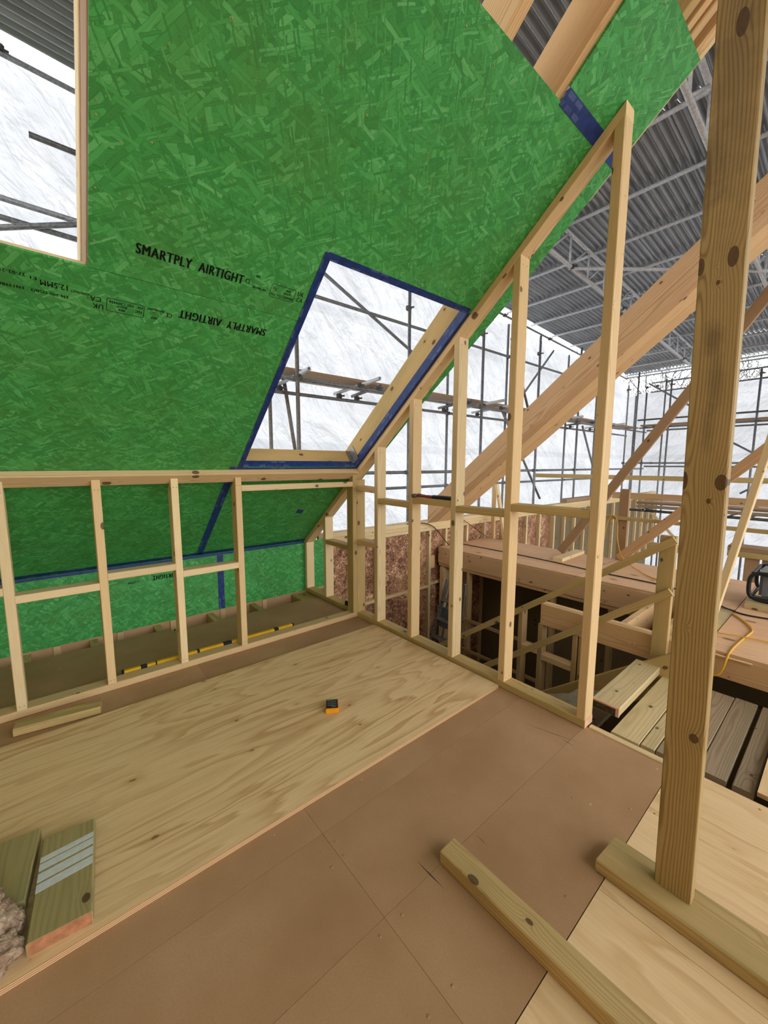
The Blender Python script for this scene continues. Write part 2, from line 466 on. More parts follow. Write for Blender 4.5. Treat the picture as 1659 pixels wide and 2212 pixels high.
def tag(o, label, cat, group=None, kind=None):
    o['label'] = label
    if cat:
        o['category'] = cat
    if group:
        o['group'] = group
    if kind:
        o['kind'] = kind
    return o

def empty(name, loc=(0, 0, 0)):
    o = bpy.data.objects.new(name, None)
    o.empty_display_size = 0.05
    C.objects.link(o)
    o.matrix_basis = Matrix.Translation(Vector(loc))
    return o

def thing(name, label, cat, loc=(0, 0, 0), group=None):
    return tag(empty(name, loc), label, cat, group)

def structure(name, label=None):
    o = empty(name)
    o['kind'] = 'structure'
    if label:
        o['label'] = label
    return o

def prism_mesh(name, L, w, h, ch=0.003, c0=(0, 0), c1=(0, 0)):
    """A length of timber along local X; c0/c1 slope the end cuts with local y and z."""
    ch = min(ch, w * 0.25, h * 0.25)
    a, b = w / 2, h / 2
    sec = [(-a + ch, -b), (a - ch, -b), (a, -b + ch), (a, b - ch), (a - ch, b), (-a + ch, b), (-a, b - ch), (-a, -b + ch)]
    vs = [(-L / 2 + c0[0] * y + c0[1] * z, y, z) for y, z in sec] + [(L / 2 + c1[0] * y + c1[1] * z, y, z) for y, z in sec]
    n = 8
    fs = [tuple(range(n - 1, -1, -1)), tuple(range(n, 2 * n))]
    fs += [(i, (i + 1) % n, n + (i + 1) % n, n + i) for i in range(n)]
    me = bpy.data.meshes.new(name)
    me.from_pydata(vs, [], fs)
    return me

def frame_of(p0, p1, upv):
    p0, p1 = Vector(p0), Vector(p1)
    X = (p1 - p0).normalized()
    Z = Vector(upv)
    Z = (Z - X * Z.dot(X)).normalized()
    Y = Z.cross(X)
    m = (p0 + p1) / 2
    return Matrix(((X.x, Y.x, Z.x, m.x), (X.y, Y.y, Z.y, m.y), (X.z, Y.z, Z.z, m.z), (0, 0, 0, 1)))

def stick(name, p0, p1, w, h, mat, parent=None, upv=(0, 0, 1), label=None, ch=0.003, c0=(0, 0), c1=(0, 0)):
    """Timber from p0 to p1 (axis), w across, h along upv."""
    L = (Vector(p1) - Vector(p0)).length
    return link(name, prism_mesh(name, L, w, h, ch, c0, c1), mat, parent, frame_of(p0, p1, upv), label)

def block(name, x0, x1, y0, y1, z0, z1, mat, parent=None, axis=None, label=None, ch=0.003):
    """Axis-aligned timber; the grain runs along its longest side unless axis is given."""
    x0, x1 = sorted((x0, x1)); y0, y1 = sorted((y0, y1)); z0, z1 = sorted((z0, z1))
    d = (x1 - x0, y1 - y0, z1 - z0)
    a = axis if axis is not None else max(range(3), key=lambda i: d[i])
    cx, cy, cz = (x0 + x1) / 2, (y0 + y1) / 2, (z0 + z1) / 2
    if a == 0:
        return stick(name, (x0, cy, cz), (x1, cy, cz), d[1], d[2], mat, parent, (0, 0, 1), label, ch)
    if a == 1:
        return stick(name, (cx, y0, cz), (cx, y1, cz), d[0], d[2], mat, parent, (0, 0, 1), label, ch)
    return stick(name, (cx, cy, z0), (cx, cy, z1), d[1], d[0], mat, parent, (1, 0, 0), label, ch)

def tube(name, p0, p1, r=0.0242, mat=None, parent=None, seg=12, label=None):
    p0, p1 = Vector(p0), Vector(p1)
    L = (p1 - p0).length
    upv = (0, 0, 1) if abs((p1 - p0).normalized().z) < 0.9 else (1, 0, 0)
    vs, fs = [], []
    ri = r * 0.84
    for x, q in ((-L / 2, r), (L / 2, r), (L / 2, ri), (-L / 2, ri)):
        for i in range(seg):
            t = 2 * math.pi * i / seg
            vs.append((x, q * math.cos(t), q * math.sin(t)))
    for k in range(4):
        for i in range(seg):
            j = (i + 1) % seg
            k2 = (k + 1) % 4
            fs.append((k * seg + j, k * seg + i, k2 * seg + i, k2 * seg + j))
    me = bpy.data.meshes.new(name)
    me.from_pydata(vs, [], fs)
    me.polygons.foreach_set('use_smooth', [True] * seg + [False] * seg + [True] * seg + [False] * seg)
    return link(name, me, mat or TUBE, parent, frame_of(p0, p1, upv), label)

def plate(name, pts, n, t, mat, parent=None, xdir=(1, 0, 0), label=None):
    """A flat board from a polygon of world points, thickened by t along n. Local X along xdir, local Z along n."""
    n = Vector(n).normalized()
    X = Vector(xdir)
    X = (X - n * X.dot(n)).normalized()
    Y = n.cross(X)
    P = [Vector(p) for p in pts]
    c = sum(P, Vector()) / len(P)
    M = Matrix(((X.x, Y.x, n.x, c.x), (X.y, Y.y, n.y, c.y), (X.z, Y.z, n.z, c.z), (0, 0, 0, 1)))
    Mi = M.inverted()
    q = [Mi @ p for p in P]
    area = sum(q[i].x * q[(i + 1) % len(q)].y - q[(i + 1) % len(q)].x * q[i].y for i in range(len(q)))
    if area < 0:
        q.reverse()
    k = len(q)
    vs = [(v.x, v.y, 0.0) for v in q] + [(v.x, v.y, t) for v in q]
    fs = [tuple(range(k - 1, -1, -1)), tuple(range(k, 2 * k))] + [(i, (i + 1) % k, k + (i + 1) % k, k + i) for i in range(k)]
    me = bpy.data.meshes.new(name)
    me.from_pydata(vs, [], fs)
    return link(name, me, mat, parent, M, label)

def curve(name, pts, r, mat, parent=None, res=4, smooth=True, label=None):
    cu = bpy.data.curves.new(name, 'CURVE')
    cu.dimensions = '3D'
    cu.bevel_depth = r
    cu.bevel_resolution = 3
    cu.resolution_u = res
    cu.use_fill_caps = True
    if smooth:
        s = cu.splines.new('NURBS')
        s.points.add(len(pts) - 1)
        for p, q in zip(s.points, pts):
            p.co = (*q, 1)
        s.use_endpoint_u = True
        s.order_u = 4 if len(pts) > 3 else len(pts)
    else:
        s = cu.splines.new('POLY')
        s.points.add(len(pts) - 1)
        for p, q in zip(s.points, pts):
            p.co = (*q, 1)
    return link(name, cu, mat, parent, Matrix.Identity(4), label)

def bm_obj(name, bm, mat, parent=None, M=None, label=None, smooth=False):
    me = bpy.data.meshes.new(name)
    if smooth:
        for f in bm.faces:
            f.smooth = True
    bm.to_mesh(me)
    bm.free()
    return link(name, me, mat, parent, M if M is not None else Matrix.Identity(4), label)

def add_box(bm, x0, x1, y0, y1, z0, z1, bev=0.0):
    r = bmesh.ops.create_cube(bm, size=1.0)
    for v in r['verts']:
        v.co = Vector(((x0 + x1) / 2 + v.co.x * (x1 - x0), (y0 + y1) / 2 + v.co.y * (y1 - y0), (z0 + z1) / 2 + v.co.z * (z1 - z0)))
    if bev:
        es = list({e for v in r['verts'] for e in v.link_edges})
        bmesh.ops.bevel(bm, geom=es, offset=bev, segments=2, affect='EDGES')
    return r

def screws(name, pts, n, r, mat, parent):
    """Small screw heads joined in one part."""
    bm = bmesh.new()
    n = Vector(n).normalized()
    q = n.to_track_quat('Z', 'Y').to_matrix().to_4x4()
    for p in pts:
        bmesh.ops.create_cone(bm, cap_ends=True, segments=8, radius1=r, radius2=r * 0.6, depth=0.0016, matrix=Matrix.Translation(Vector(p)) @ q)
    o = bm_obj(name, bm, mat, parent)
    o['kind'] = 'stuff'
    return o

# roof geometry: underside of the green boards
HR, TA = 1.3126, 0.8063
NRM = Vector((0, TA, 1)).normalized()
SL = Vector((0, -1, TA)).normalized()
def rz(y):
    return HR - TA * y
def rp(x, y, off=0.0):
    return Vector((x, y, rz(y))) + NRM * off

T, D = 0.0425, 0.0894          # stud thickness and depth

# ------------------------------------------------------------------ the floor
floor = structure('floor', 'brown hardboard floor with pale plywood panels at the front right')
block('subfloor', -3.6, 0.05, -4.2, 0.72, -0.20, -0.013, LOWER, floor, 0)
def panel(name, x0, x1, y0, y1, mat, th=0.012, ztop=0.0, xdir=(1, 0, 0)):
    g = 0.0005
    return plate(name, [(x0 + g, y0 + g, ztop - th), (x1 - g, y0 + g, ztop - th), (x1 - g, y1 - g, ztop - th), (x0 + g, y1 - g, ztop - th)], (0, 0, 1), th, mat, floor, xdir)
for xa, xb in ((-3.6, -2.55), (-2.55, -1.335), (-1.335, 0.027)):
    for ya, yb in ((-2.333, -1.957), (-1.957, -1.604), (-1.604, -0.27), (-0.27, 0.78 if xb < 0 else 0.70)):
        panel('floor_panel', xa, xb, ya, yb, BOARD)
panel('plywood_panel', -0.757, 0.075, -4.2, -2.335, PLY2, xdir=(0, 1, 0))
panel('plywood_panel', -1.55, -0.757, -4.2, -2.335, PLY2, xdir=(0, 1, 0))
panel('plywood_panel', -3.6, -1.55, -4.2, -2.335, PLY2, xdir=(0, 1, 0))
screws('screw_heads', [(-1.375, -1.66, 0.0005), (-1.315, -1.66, 0.0005), (-1.375, -1.73, 0.0005), (-1.32, -1.72, 0.0005),
    (-1.375, -1.985, 0.0005), (-1.29, -1.985, 0.0005), (-1.39, -2.19, 0.0005), (-1.30, -2.19, 0.0005), (-0.62, -1.65, 0.0005), (-0.70, -1.62, 0.0005),
    (-0.36, -2.06, 0.0005), (-0.47, -2.12, 0.0005), (-0.86, -2.28, 0.0005), (-0.35, -2.29, 0.0005), (-0.30, -2.36, 0.0005), (0.04, -2.62, 0.0005), (-0.02, -2.75, 0.0005)],
    (0, 0, 1), 0.0055, BRACE, floor)
def mark(a, b, w):
    A, B = Vector((*a, 0.0003)), Vector((*b, 0.0003))
    q = Vector((-(B - A).y, (B - A).x, 0)).normalized() * w
    plate('pencil_mark', [A, (A + B) / 2 - q, B, (A + B) / 2 + q], (0, 0, 1), 0.0003, BLACK, floor)
mark((-1.14, -1.901), (-1.137, -2.017), 0.0017)
mark((-0.193, -1.748), (-0.12, -2.007), 0.0007)
mark((-0.162, -1.929), (-0.167, -1.988), 0.0012)
mark((-0.906, -1.972), (-0.909, -2.018), 0.0007)
# trim along the floor's edge by the stair
tr = block('trim_1', 0.027, 0.062, -2.435, -1.975, -0.05, 0.006, PINE_LIGHT)
tr['kind'] = 'structure'
tag(tr, 'pale timber strip along the floor edge above the boards', None, kind='structure')

# joists and rim beyond the floor, in the eaves
rim = structure('trim_2', 'pinkish rim board and joist ends under the green eaves board')
block('rim_board', -3.4, 0.26, 0.966, 1.0, -0.22, 0.02, PLYPINK, rim, 0)
block('soffit_board', -3.4, 0.26, 0.5, 1.0, -0.25, -0.22, LOWER, rim, 0)
block('noggin', -0.10, 0.25, 0.722, 0.962, -0.12, -0.02, PINE_GREEN, rim, 1)
for xj in (-2.23, -1.84, -1.405, -0.975, -0.575, -0.13):
    block('joist', xj - 0.028, xj + 0.028, 0.721, 0.964, -0.2, -0.013, PINE_GREEN, rim, 1)
for xj in (-2.45, -2.06, -1.665, -1.28, -0.86, -0.45):
    block('stud', xj - 0.022, xj + 0.022, 0.955, 0.9645, -0.2, 0.0, PINE, rim, 2)

# ------------------------------------------------------------------ loose plywood sheet
t = thing('plywood_sheet', 'large loose sheet of flamed plywood lying over the brown floor', 'plywood', (-1.2, -0.86, 0))
plate('sheet', [(-2.46, -1.4627, 0.0005), (-0.012, -1.4627, 0.0005), (-0.02, -0.268, 0.0005), (-2.46, -0.268, 0.0005)], (0, 0, 1), 0.0178, PLY, t)

# ------------------------------------------------------------------ ceiling: green boards, rafters, roof windows
ceil = structure('ceiling', 'sloping ceiling of green strand board fixed under pale rafters')
OT = 0.0125
def osb(name, xy, mat=OSB):
    return plate(name, [rp(x, y) for x, y in xy], NRM, OT, mat, ceil, (1, 0, 0))
def edge_x(y):
    k = [(1.0, 0.145), (0.0, 0.15), (-0.5, 0.165), (-0.9, 0.20), (-1.3, 0.24), (-2.2, 0.236)]
    for (ya, xa), (yb, xb) in zip(k[:-1], k[1:]):
        if ya >= y >= yb:
            return xa + (xb - xa) * (ya - y) / (ya - yb)
    return k[-1][1] if y < -1 else k[0][1]
def edge_pts(ya, yb):
    """Points down the boards' outer edge from ya to yb."""
    return [(edge_x(ya), ya)] + [(edge_x(y), y) for y in (-1.3, -0.9, -0.5, 0.0) if ya < y < yb] + [(edge_x(yb), yb)]
up_sheet = osb('osb_sheet', [(-1.842, -1.839)] + edge_pts(-1.839, -1.158) + [(-0.986, -1.158), (-0.986, -0.909), (-1.842, -0.909)])
low_sheet = osb('osb_sheet', [(-3.4, -0.907), (-1.041, -0.907), (-1.041, 0.975), (-3.4, 0.975)])
osb('osb_sheet', [(-1.04, -0.907), (-0.986, -0.907), (-0.986, -0.018), (-0.018, -0.018), (-0.018, -1.157)] + edge_pts(-1.157, 0.975) + [(-1.04, 0.975)])
osb('osb_sheet', [(-0.318, -1.876), (0.235, -1.876), (0.24, -2.154), (-0.318, -2.154)])
osb('osb_sheet', [(-3.4, -1.9), (-2.62, -1.9), (-2.62, -0.909), (-3.4, -0.909)])
def strip(name, a, b, wid, off=-0.0006, across=None):
    """Blue tape lying on the room side of the boards, from a to b (x, y)."""
    A, B = rp(*a, off), rp(*b, off)
    d = (B - A).normalized()
    s = NRM.cross(d) * (wid / 2)
    return plate(name, [A + s, A - s, B - s, B + s], -NRM, 0.0005, TAPE, ceil, d)
strip('joint_tape', (-0.318, -1.853), (edge_x(-1.85) - 0.01, -1.852), 0.058)
strip('joint_tape', (-1.041, -0.02), (-1.041, 0.95), 0.055)
strip('joint_tape', (-3.4, 0.936), (0.0, 0.936), 0.046)
strip('joint_tape', (0.09, 0.936), (edge_x(0.94), 0.936), 0.046)
strip('joint_tape', (-1.0, -1.166), (-0.014, -1.166), 0.034)
strip('joint_tape', (-0.999, -1.176), (-0.999, 0.0), 0.036, -0.0012)
strip('joint_tape', (-1.01, 0.005), (-0.012, 0.005), 0.046, -0.0018)
strip('joint_tape', (-0.009, -1.16), (-0.009, 0.0), 0.03, -0.0012)
# the tape turned up into the opening
plate('joint_tape', [rp(-0.0185, -1.155, 0), rp(-0.0185, -0.02, 0), rp(-0.0185, -0.02, 0.062), rp(-0.0185, -1.155, 0.062)], (-1, 0, 0), 0.0006, TAPE, ceil, SL)
plate('joint_tape', [rp(-0.984, -0.0185, 0), rp(-0.02, -0.0185, 0), rp(-0.02, -0.0185, 0.055), rp(-0.984, -0.0185, 0.055)], -SL * -1, 0.0006, TAPE, ceil, (1, 0, 0))
pt = plate('joint_tape', [rp(-0.325, 0.50, -0.0006), rp(-0.255, 0.52, -0.0006), rp(-0.25, 0.475, -0.0006), rp(-0.32, 0.455, -0.0006)], -NRM, 0.0005, TAPE, ceil, (1, 0, 0))
RD = 0.195
def rafter(x0, x1, ya, yb, mat=RAFTER, depth=RD, off=OT, name='rafter', parent=None):
    xm = (x0 + x1) / 2
    return stick(name, rp(xm, ya, off + depth / 2), rp(xm, yb, off + depth / 2), x1 - x0, depth, mat, parent or ceil, NRM)
rafter(-0.700, -0.657, -1.2, -3.0)
rafter(-0.352, -0.312, -1.2, -3.0)
rafter(-0.016, 0.028, 1.10, -3.0, PINE_GREEN)
rafter(0.052, 0.085, -1.9, -3.0)
rafter(0.10, 0.143, 1.10, -3.0)
rafter(0.19, 0.232, -1.2, -3.0)
rafter(0.234, 0.262, -1.72, -3.0, PINE_LIGHT, 0.09)
rafter(-1.846, -1.803, 1.10, -3.0, BRACE, 0.15)
stick('batten', rp(-1.828, 1.1, OT + 0.15 + 0.06), rp(-1.828, -3.0, OT + 0.15 + 0.06), 0.045, 0.118, PINE_LIGHT, ceil, NRM)
rafter(-2.66, -2.615, 1.10, -3.0)
rafter(-2.25, -2.21, 1.10, -0.95)
rafter(-1.04, -0.999, 1.10, -1.25)
# trimmers about the roof windows
def trimmer(x0, x1, y, mat, depth=0.17):
    a, b = rp(x0, y, OT + depth / 2), rp(x1, y, OT + depth / 2)
    return stick('trimmer', a, b, 0.043, depth, mat, ceil, NRM)
trimmer(-0.998, -0.017, 0.004, PINE_GREEN, 0.165)
trimmer(-0.998, -0.017, -1.195, PINE, 0.17)
trimmer(-2.21, -1.847, -0.885, PINE_LIGHT, 0.03)
# the steel joist hanger in the lower corner of the opening
bm = bmesh.new()
def quad(bm, pts):
    bm.faces.new([bm.verts.new(p) for p in pts])
hx = -0.0215
for yy in (-0.075, -0.022):
    pass
quad(bm, [rp(hx, -0.075, 0.03), rp(hx, -0.022, 0.03), rp(hx, -0.022, 0.165), rp(hx, -0.075, 0.165)])
quad(bm, [rp(hx, -0.0222, 0.03), rp(hx - 0.03, -0.0222, 0.03), rp(hx - 0.03, -0.0222, 0.165), rp(hx, -0.0222, 0.165)])
hg = bm_obj('joist_hanger', bm, STEEL, ceil)
md = hg.modifiers.new('thick', 'SOLIDIFY'); md.thickness = 0.0015
# screw heads in the green boards
random.seed(3)
pts = []
for _ in range(34):
    x, y = random.uniform(-1.8, 0.0), random.choice((-1.8, -1.55, -1.3, -1.24, -0.95)) + random.uniform(-0.02, 0.02)
    pts.append(rp(x, y, -0.0004))
for _ in range(14):
    pts.append(rp(random.choice((-1.825, -0.69)), random.uniform(-1.8, -0.93), -0.0004))
for _ in range(10):
    pts.append(rp(random.uniform(-0.28, 0.18), random.choice((-1.9, -2.13)), -0.0004))
pts = [p for p in pts if not (-1.0 < p.x < 0 and -1.16 < p.y < 0)]
screws('screw_heads', pts, -NRM, 0.0038, BRASS, ceil)

# printed lettering on the boards
def lettering(body, x, y, h, width=None, flip=False, parent=None, align='LEFT', plane='roof', z=None, mat=None, name='lettering', bold=0.0005):
    """Flat print on the underside: starts at x, baseline at slope position y; flip turns it half round."""
    cu = bpy.data.curves.new(name, 'FONT')
    cu.body = body
    cu.size = h / 0.69
    cu.align_x = align
    cu.space_character = 1.12
    cu.resolution_u = 3
    if plane == 'roof':
        X, Y = Vector((1, 0, 0)), SL
        org = rp(x, y, -0.0007)
    else:
        X, Y = Vector((1, 0, 0)), Vector((0, 0, 1))
        org = Vector((x, y, z))
    if flip:
        X, Y = -X, -Y
    Zv = X.cross(Y)
    M = Matrix(((X.x, Y.x, Zv.x, org.x), (X.y, Y.y, Zv.y, org.y), (X.z, Y.z, Zv.z, org.z), (0, 0, 0, 1)))
    o = link(name, cu, mat or INK, None, None)
    o['stroke'] = bold
    bpy.context.view_layer.update()
    if width and o.dimensions.x > 0:
        M = M @ Matrix.Diagonal((width / o.dimensions.x, 1, 1, 1))
    if parent is not None:
        o.parent = parent
        o.matrix_parent_inverse = Matrix()
        pm = parent.matrix_basis if parent.parent is None else parent.parent.matrix_basis @ parent.matrix_basis
        o.matrix_basis = pm.inverted() @ M
    else:
        o.matrix_basis = M
    return o
def print_box(x0, x1, y0, y1, parent, w=0.0024):
    """Rounded outline printed on the boards."""
    cu = bpy.data.curves.new('printed_box', 'CURVE')
    cu.dimensions = '3D'
    cu.bevel_depth = w / 2
    s = cu.splines.new('POLY')
    r = 0.006
    ps = []
    k = 1 / math.sqrt(1 + TA * TA)
    for cx, cy, a0 in ((x1 - r, y1 - r * k, 0), (x0 + r, y1 - r * k, 90), (x0 + r, y0 + r * k, 180), (x1 - r, y0 + r * k, 270)):
        for j in range(4):
            a = math.radians(a0 + 30 * j)
            ps.append((cx + r * math.cos(a), cy + r * k * math.sin(a)))
    s.points.add(len(ps) - 1)
    for p, (x, y) in zip(s.points, ps):
        p.co = (*rp(x, y, 0.0003), 1)
    s.use_cyclic_u = True
    o = link('printed_box', cu, INK)
    o.parent = parent
    o.matrix_parent_inverse = Matrix()
    o.matrix_basis = parent.matrix_basis.inverted()
    return o
U = up_sheet
lettering('SMARTPLY  AIRTIGHT', -1.704, -0.986, 0.037, 0.388, parent=U, bold=0.0026)
lettering('CE', -1.305, -0.993, 0.02, 0.02, parent=U)
lettering('0020', -1.268, -1.022, 0.010, 0.018, parent=U)
lettering('EN13986:2004', -1.27, -0.984, 0.009, 0.06, parent=U)
print_box(-1.190, -1.076, -1.018, -0.972, U)
lettering('FSC', -1.183, -0.997, 0.011, 0.022, parent=U)
lettering('MIX', -1.122, -1.003, 0.010, 0.022, parent=U)
lettering('Board', -1.128, -0.994, 0.008, 0.03, parent=U)
lettering('FSC  FSC C009450', -1.185, -0.978, 0.011, 0.104, parent=U)
lettering('UK', -1.066, -1.002, 0.020, 0.03, parent=U)
lettering('CA', -1.062, -0.980, 0.020, 0.03, parent=U)
L = low_sheet
lettering('SMARTPLY  AIRTIGHT', -1.147, -0.843, 0.037, 0.382, True, L, bold=0.0026)
lettering('CE', -1.555, -0.822, 0.02, 0.022, True, L)
lettering('EN13986:2004', -1.585, -0.826, 0.009, 0.06, True, L)
lettering('0020', -1.61, -0.797, 0.010, 0.02, True, L)
print_box(-1.783, -1.658, -0.828, -0.786, L)
lettering('FSC', -1.664, -0.808, 0.011, 0.022, True, L)
lettering('MIX', -1.722, -0.800, 0.010, 0.022, True, L)
lettering('Board', -1.716, -0.810, 0.008, 0.03, True, L)
lettering('FSC  FSC C009450', -1.662, -0.822, 0.011, 0.112, True, L)
lettering('UK', -1.792, -0.801, 0.020, 0.034, True, L)
lettering('CA', -1.800, -0.824, 0.020, 0.034, True, L)
lettering('CONSTRUCT', -1.838, -0.828, 0.008, 0.055, True, L)
lettering('12.5MM', -1.897, -0.838, 0.021, 0.075, True, L, bold=0.0009)
lettering('E1', -1.985, -0.842, 0.011, 0.016, True, L)
lettering('27-02-25 09 46', -2.015, -0.846, 0.012, 0.115, True, L)
lettering('EN 300 OSB/3   EN13986: 2004+A1:2015', -1.90, -0.806, 0.011, 0.30, True, L)
tpo = [o for o in ceil.children if o.name.startswith('joint_tape')][0]
for i in range(3):
    lettering('TESCON', -0.03 - i * 0.1, -1.867, 0.011, 0.045, True, tpo, mat=TPRINT)
    lettering('VANA', -0.085 - i * 0.1, -1.858, 0.016, 0.03, True, tpo, mat=TPRINT)
    lettering('TESCON VANA', -0.05 - i * 0.1, -1.842, 0.008, 0.06, True, tpo, mat=TPRINT)

# ------------------------------------------------------------------ green board wall in the eaves
wf = structure('wall_eaves', 'low wall of green strand board in the eaves behind the stud frame')
WE = []
for xa, xb in ((-3.4, -0.866), (-0.864, 0.245)):
    WE.append(plate('osb_sheet', [(xa, 0.953, 0.004), (xb, 0.953, 0.004), (xb, 0.953, 0.54), (xa, 0.953, 0.54)], (0, -1, 0), -0.0, OSB, wf, (1, 0, 0)) if False else
              plate('osb_sheet', [(xa, 0.9645, 0.004), (xb, 0.9645, 0.004), (xb, 0.9645, 0.534), (xa, 0.9645, 0.534)], (0, -1, 0), 0.0115, OSB, wf, (1, 0, 0)))
plate('joint_tape', [(-0.895, 0.9529, 0.01), (-0.838, 0.9529, 0.01), (-0.835, 0.9529, 0.515), (-0.89, 0.9529, 0.515)], (0, -1, 0), 0.0005, TAPE, wf, (0, 0, 1))
plate('joint_tape', [(-3.4, 0.9528, 0.518), (0.0, 0.9528, 0.518), (0.0, 0.9528, 0.536), (-3.4, 0.9528, 0.536)], (0, -1, 0), 0.0005, TAPE, wf, (1, 0, 0))
lettering('SMARTPLY AIRTIGHT', -1.03, 0.9524, 0.037, 0.38, True, WE[0], plane='wall', z=0.418, bold=0.0026)
lettering('12.5MM', -1.50, 0.9524, 0.02, 0.08, True, WE[0], plane='wall', z=0.40)

# ------------------------------------------------------------------ knee stud frame
kf = thing('stud_frame', 'low pale timber stud frame standing before the green eaves board', 'stud frame', (-1.0, 0.045, 0))
block('sole_plate', -3.4, -0.001, 0, D, 0.001, T, PINE, kf, 0)
a = Vector((0, 0, rz(0) - 0.002)); mid = a - SL * D / 2 - NRM * T / 2
TP = stick('top_plate', (-3.4, mid.y, mid.z), (-0.001, mid.y, mid.z), D, T, PINE, kf, NRM)
SX = [-1.01, -1.41, -1.81, -2.21, -2.61, -3.01]
ztop = rz(0) - T / NRM.z
sl = TA
def knee_stud(x0, x1, mat=PINE, z0=T):
    h = ztop - 0.002 - z0 - TA * D / 2
    return stick('stud', ((x0 + x1) / 2, D / 2, z0), ((x0 + x1) / 2, D / 2, z0 + h), D, x1 - x0, mat, kf, (1, 0, 0), c1=(sl, 0))
for x in SX:
    knee_stud(x - T / 2, x + T / 2, random.choice((PINE, PINE, PINE_LIGHT)))
knee_stud(-T - 0.001, -0.001, PINE_GREEN)
for (xa, xb, zt) in ((-1.41, -1.01, 0.66), (-1.81, -1.41, 0.713), (-2.21, -1.81, 0.664), (-2.61, -2.21, 0.715)):
    block('noggin', xa + T / 2, xb - T / 2, 0.0, D, zt - T, zt, PINE_LIGHT, kf, 0)
block('noggin', -1.01 + T / 2, -T - 0.001, 0.0, 0.045, 1.158, 1.2, PINE_LIGHT, kf, 0)
screws('screw_heads', [(x + dx, -0.0004, z) for x in SX for dx in (-0.008, 0.01) for z in (1.2, 0.02 + T)], (0, -1, 0), 0.0035, BRACE, kf)

# ------------------------------------------------------------------ raking stud frame
gf = thing('raking_frame', 'tall raking timber stud frame rising under the roof slope beside the stairwell', 'stud frame', (0.045, -0.5, 0))
GY = [-0.2818, -0.6839, -1.086, -1.4881, -1.964]
TY = 0.0436
block('sole_plate', 0.0, D, -1.964, 0.950, 0.001, T, PINE_GREEN, gf, 1)
o = stick('sole_end', (D / 2, -1.9645, T / 2 + 0.0005), (D / 2, -1.9655, T / 2 + 0.0005), D, T, PINKEND, gf, (0, 0, 1), label='pinkish sawn end')
y_lo, y_hi = 0.945, -1.964
def raking():
    q = (T / 2 + 0.001) * NRM.y
    c_lo = rp(D / 2, y_lo + q, -T / 2 - 0.001)
    c_hi = rp(D / 2, y_hi + q, -T / 2 - 0.001)
    # plumb end cuts: slide the ends along the slope with local z
    return stick('raking_plate', c_lo, c_hi, D, T, PINE, gf, NRM, c0=(0, TA), c1=(0, TA))
raking()
def g_stud(y0, mat=PINE, w=TY, z0=T):
    """Stud from the sole plate to the raking plate, its top cut to the slope."""
    yc = y0 + w / 2
    h = rz(yc) - (T + 0.001) / NRM.z - z0 - 0.001
    return stick('stud', (D / 2, yc, z0), (D / 2, yc, z0 + h), w, D, mat, gf, (1, 0, 0), c1=(TA, 0))
for y in GY:
    g_stud(y, random.choice((PINE, PINE_LIGHT)) if y > -1.9 else PINE)
g_stud(0.520, PINE_LIGHT)
g_stud(0.900, PINE_LIGHT)
block('stud', 0.0, D, 0.001, T, T, rz(T) - 0.062, PINE_GREEN, gf, 2)
def g_nog(ya, yb, za, zb=None, mat=PINE_GREEN):
    zb = zb if zb is not None else za
    return stick('noggin', (D / 2, ya, za - T / 2), (D / 2, yb, zb - T / 2), D, T, mat, gf, (0, 0, 1))
g_nog(0.520, T, 0.620)
g_nog(0.0, GY[0] + TY, 0.699, mat=PINE)
g_nog(0.0, GY[0] + TY, 1.165, 1.155, PINE)
g_nog(GY[0], GY[1] + TY, 1.074, 1.07)
HZ = 1.108
g_nog(GY[1], GY[2] + TY, HZ)
g_nog(GY[2], GY[3] + TY, 1.079, 1.084)
g_nog(GY[3], GY[4] + TY, 1.125)
sp = []
for y in GY[:-1]:
    for z in (T + 0.02, rz(y) - 0.10):
        for dx in (0.025, 0.062):
            sp.append((dx, y - 0.0004, z))
screws('screw_heads', sp, (0, -1, 0), 0.0035, BRACE, gf)

# ------------------------------------------------------------------ front right: plate, leaning post and floor timber
pl = stick('sole_plate_timber', (-0.637, -2.31, 0.0235), (-0.634, -4.0, 0.0235), 0.145, 0.045, PINE_GREEN, None, (0, 0, 1), ch=0.006, c0=(0.08, 0))
tag(pl, 'short wide greenish timber plate lying under the tall post', 'timber')
PB, PT = Vector((-0.6205, -2.498, 0.047)), Vector((-0.6205 - 0.047, -2.498 + 0.036, 2.9))
po = stick('timber_post', PB, PT, 0.094, 0.041, POST, None, (1, 0, 0), ch=0.003)
tag(po, 'tall knotty timber post standing on the wide floor plate', 'post')
tm = stick('floor_timber', (-1.05, -1.956, 0.0255), (-1.037, -3.6, 0.0255), 0.075, 0.05, PINE_GREEN, None, (0, 0, 1), ch=0.004)
tag(tm, 'long squared timber lying loose on the brown floor', 'timber')

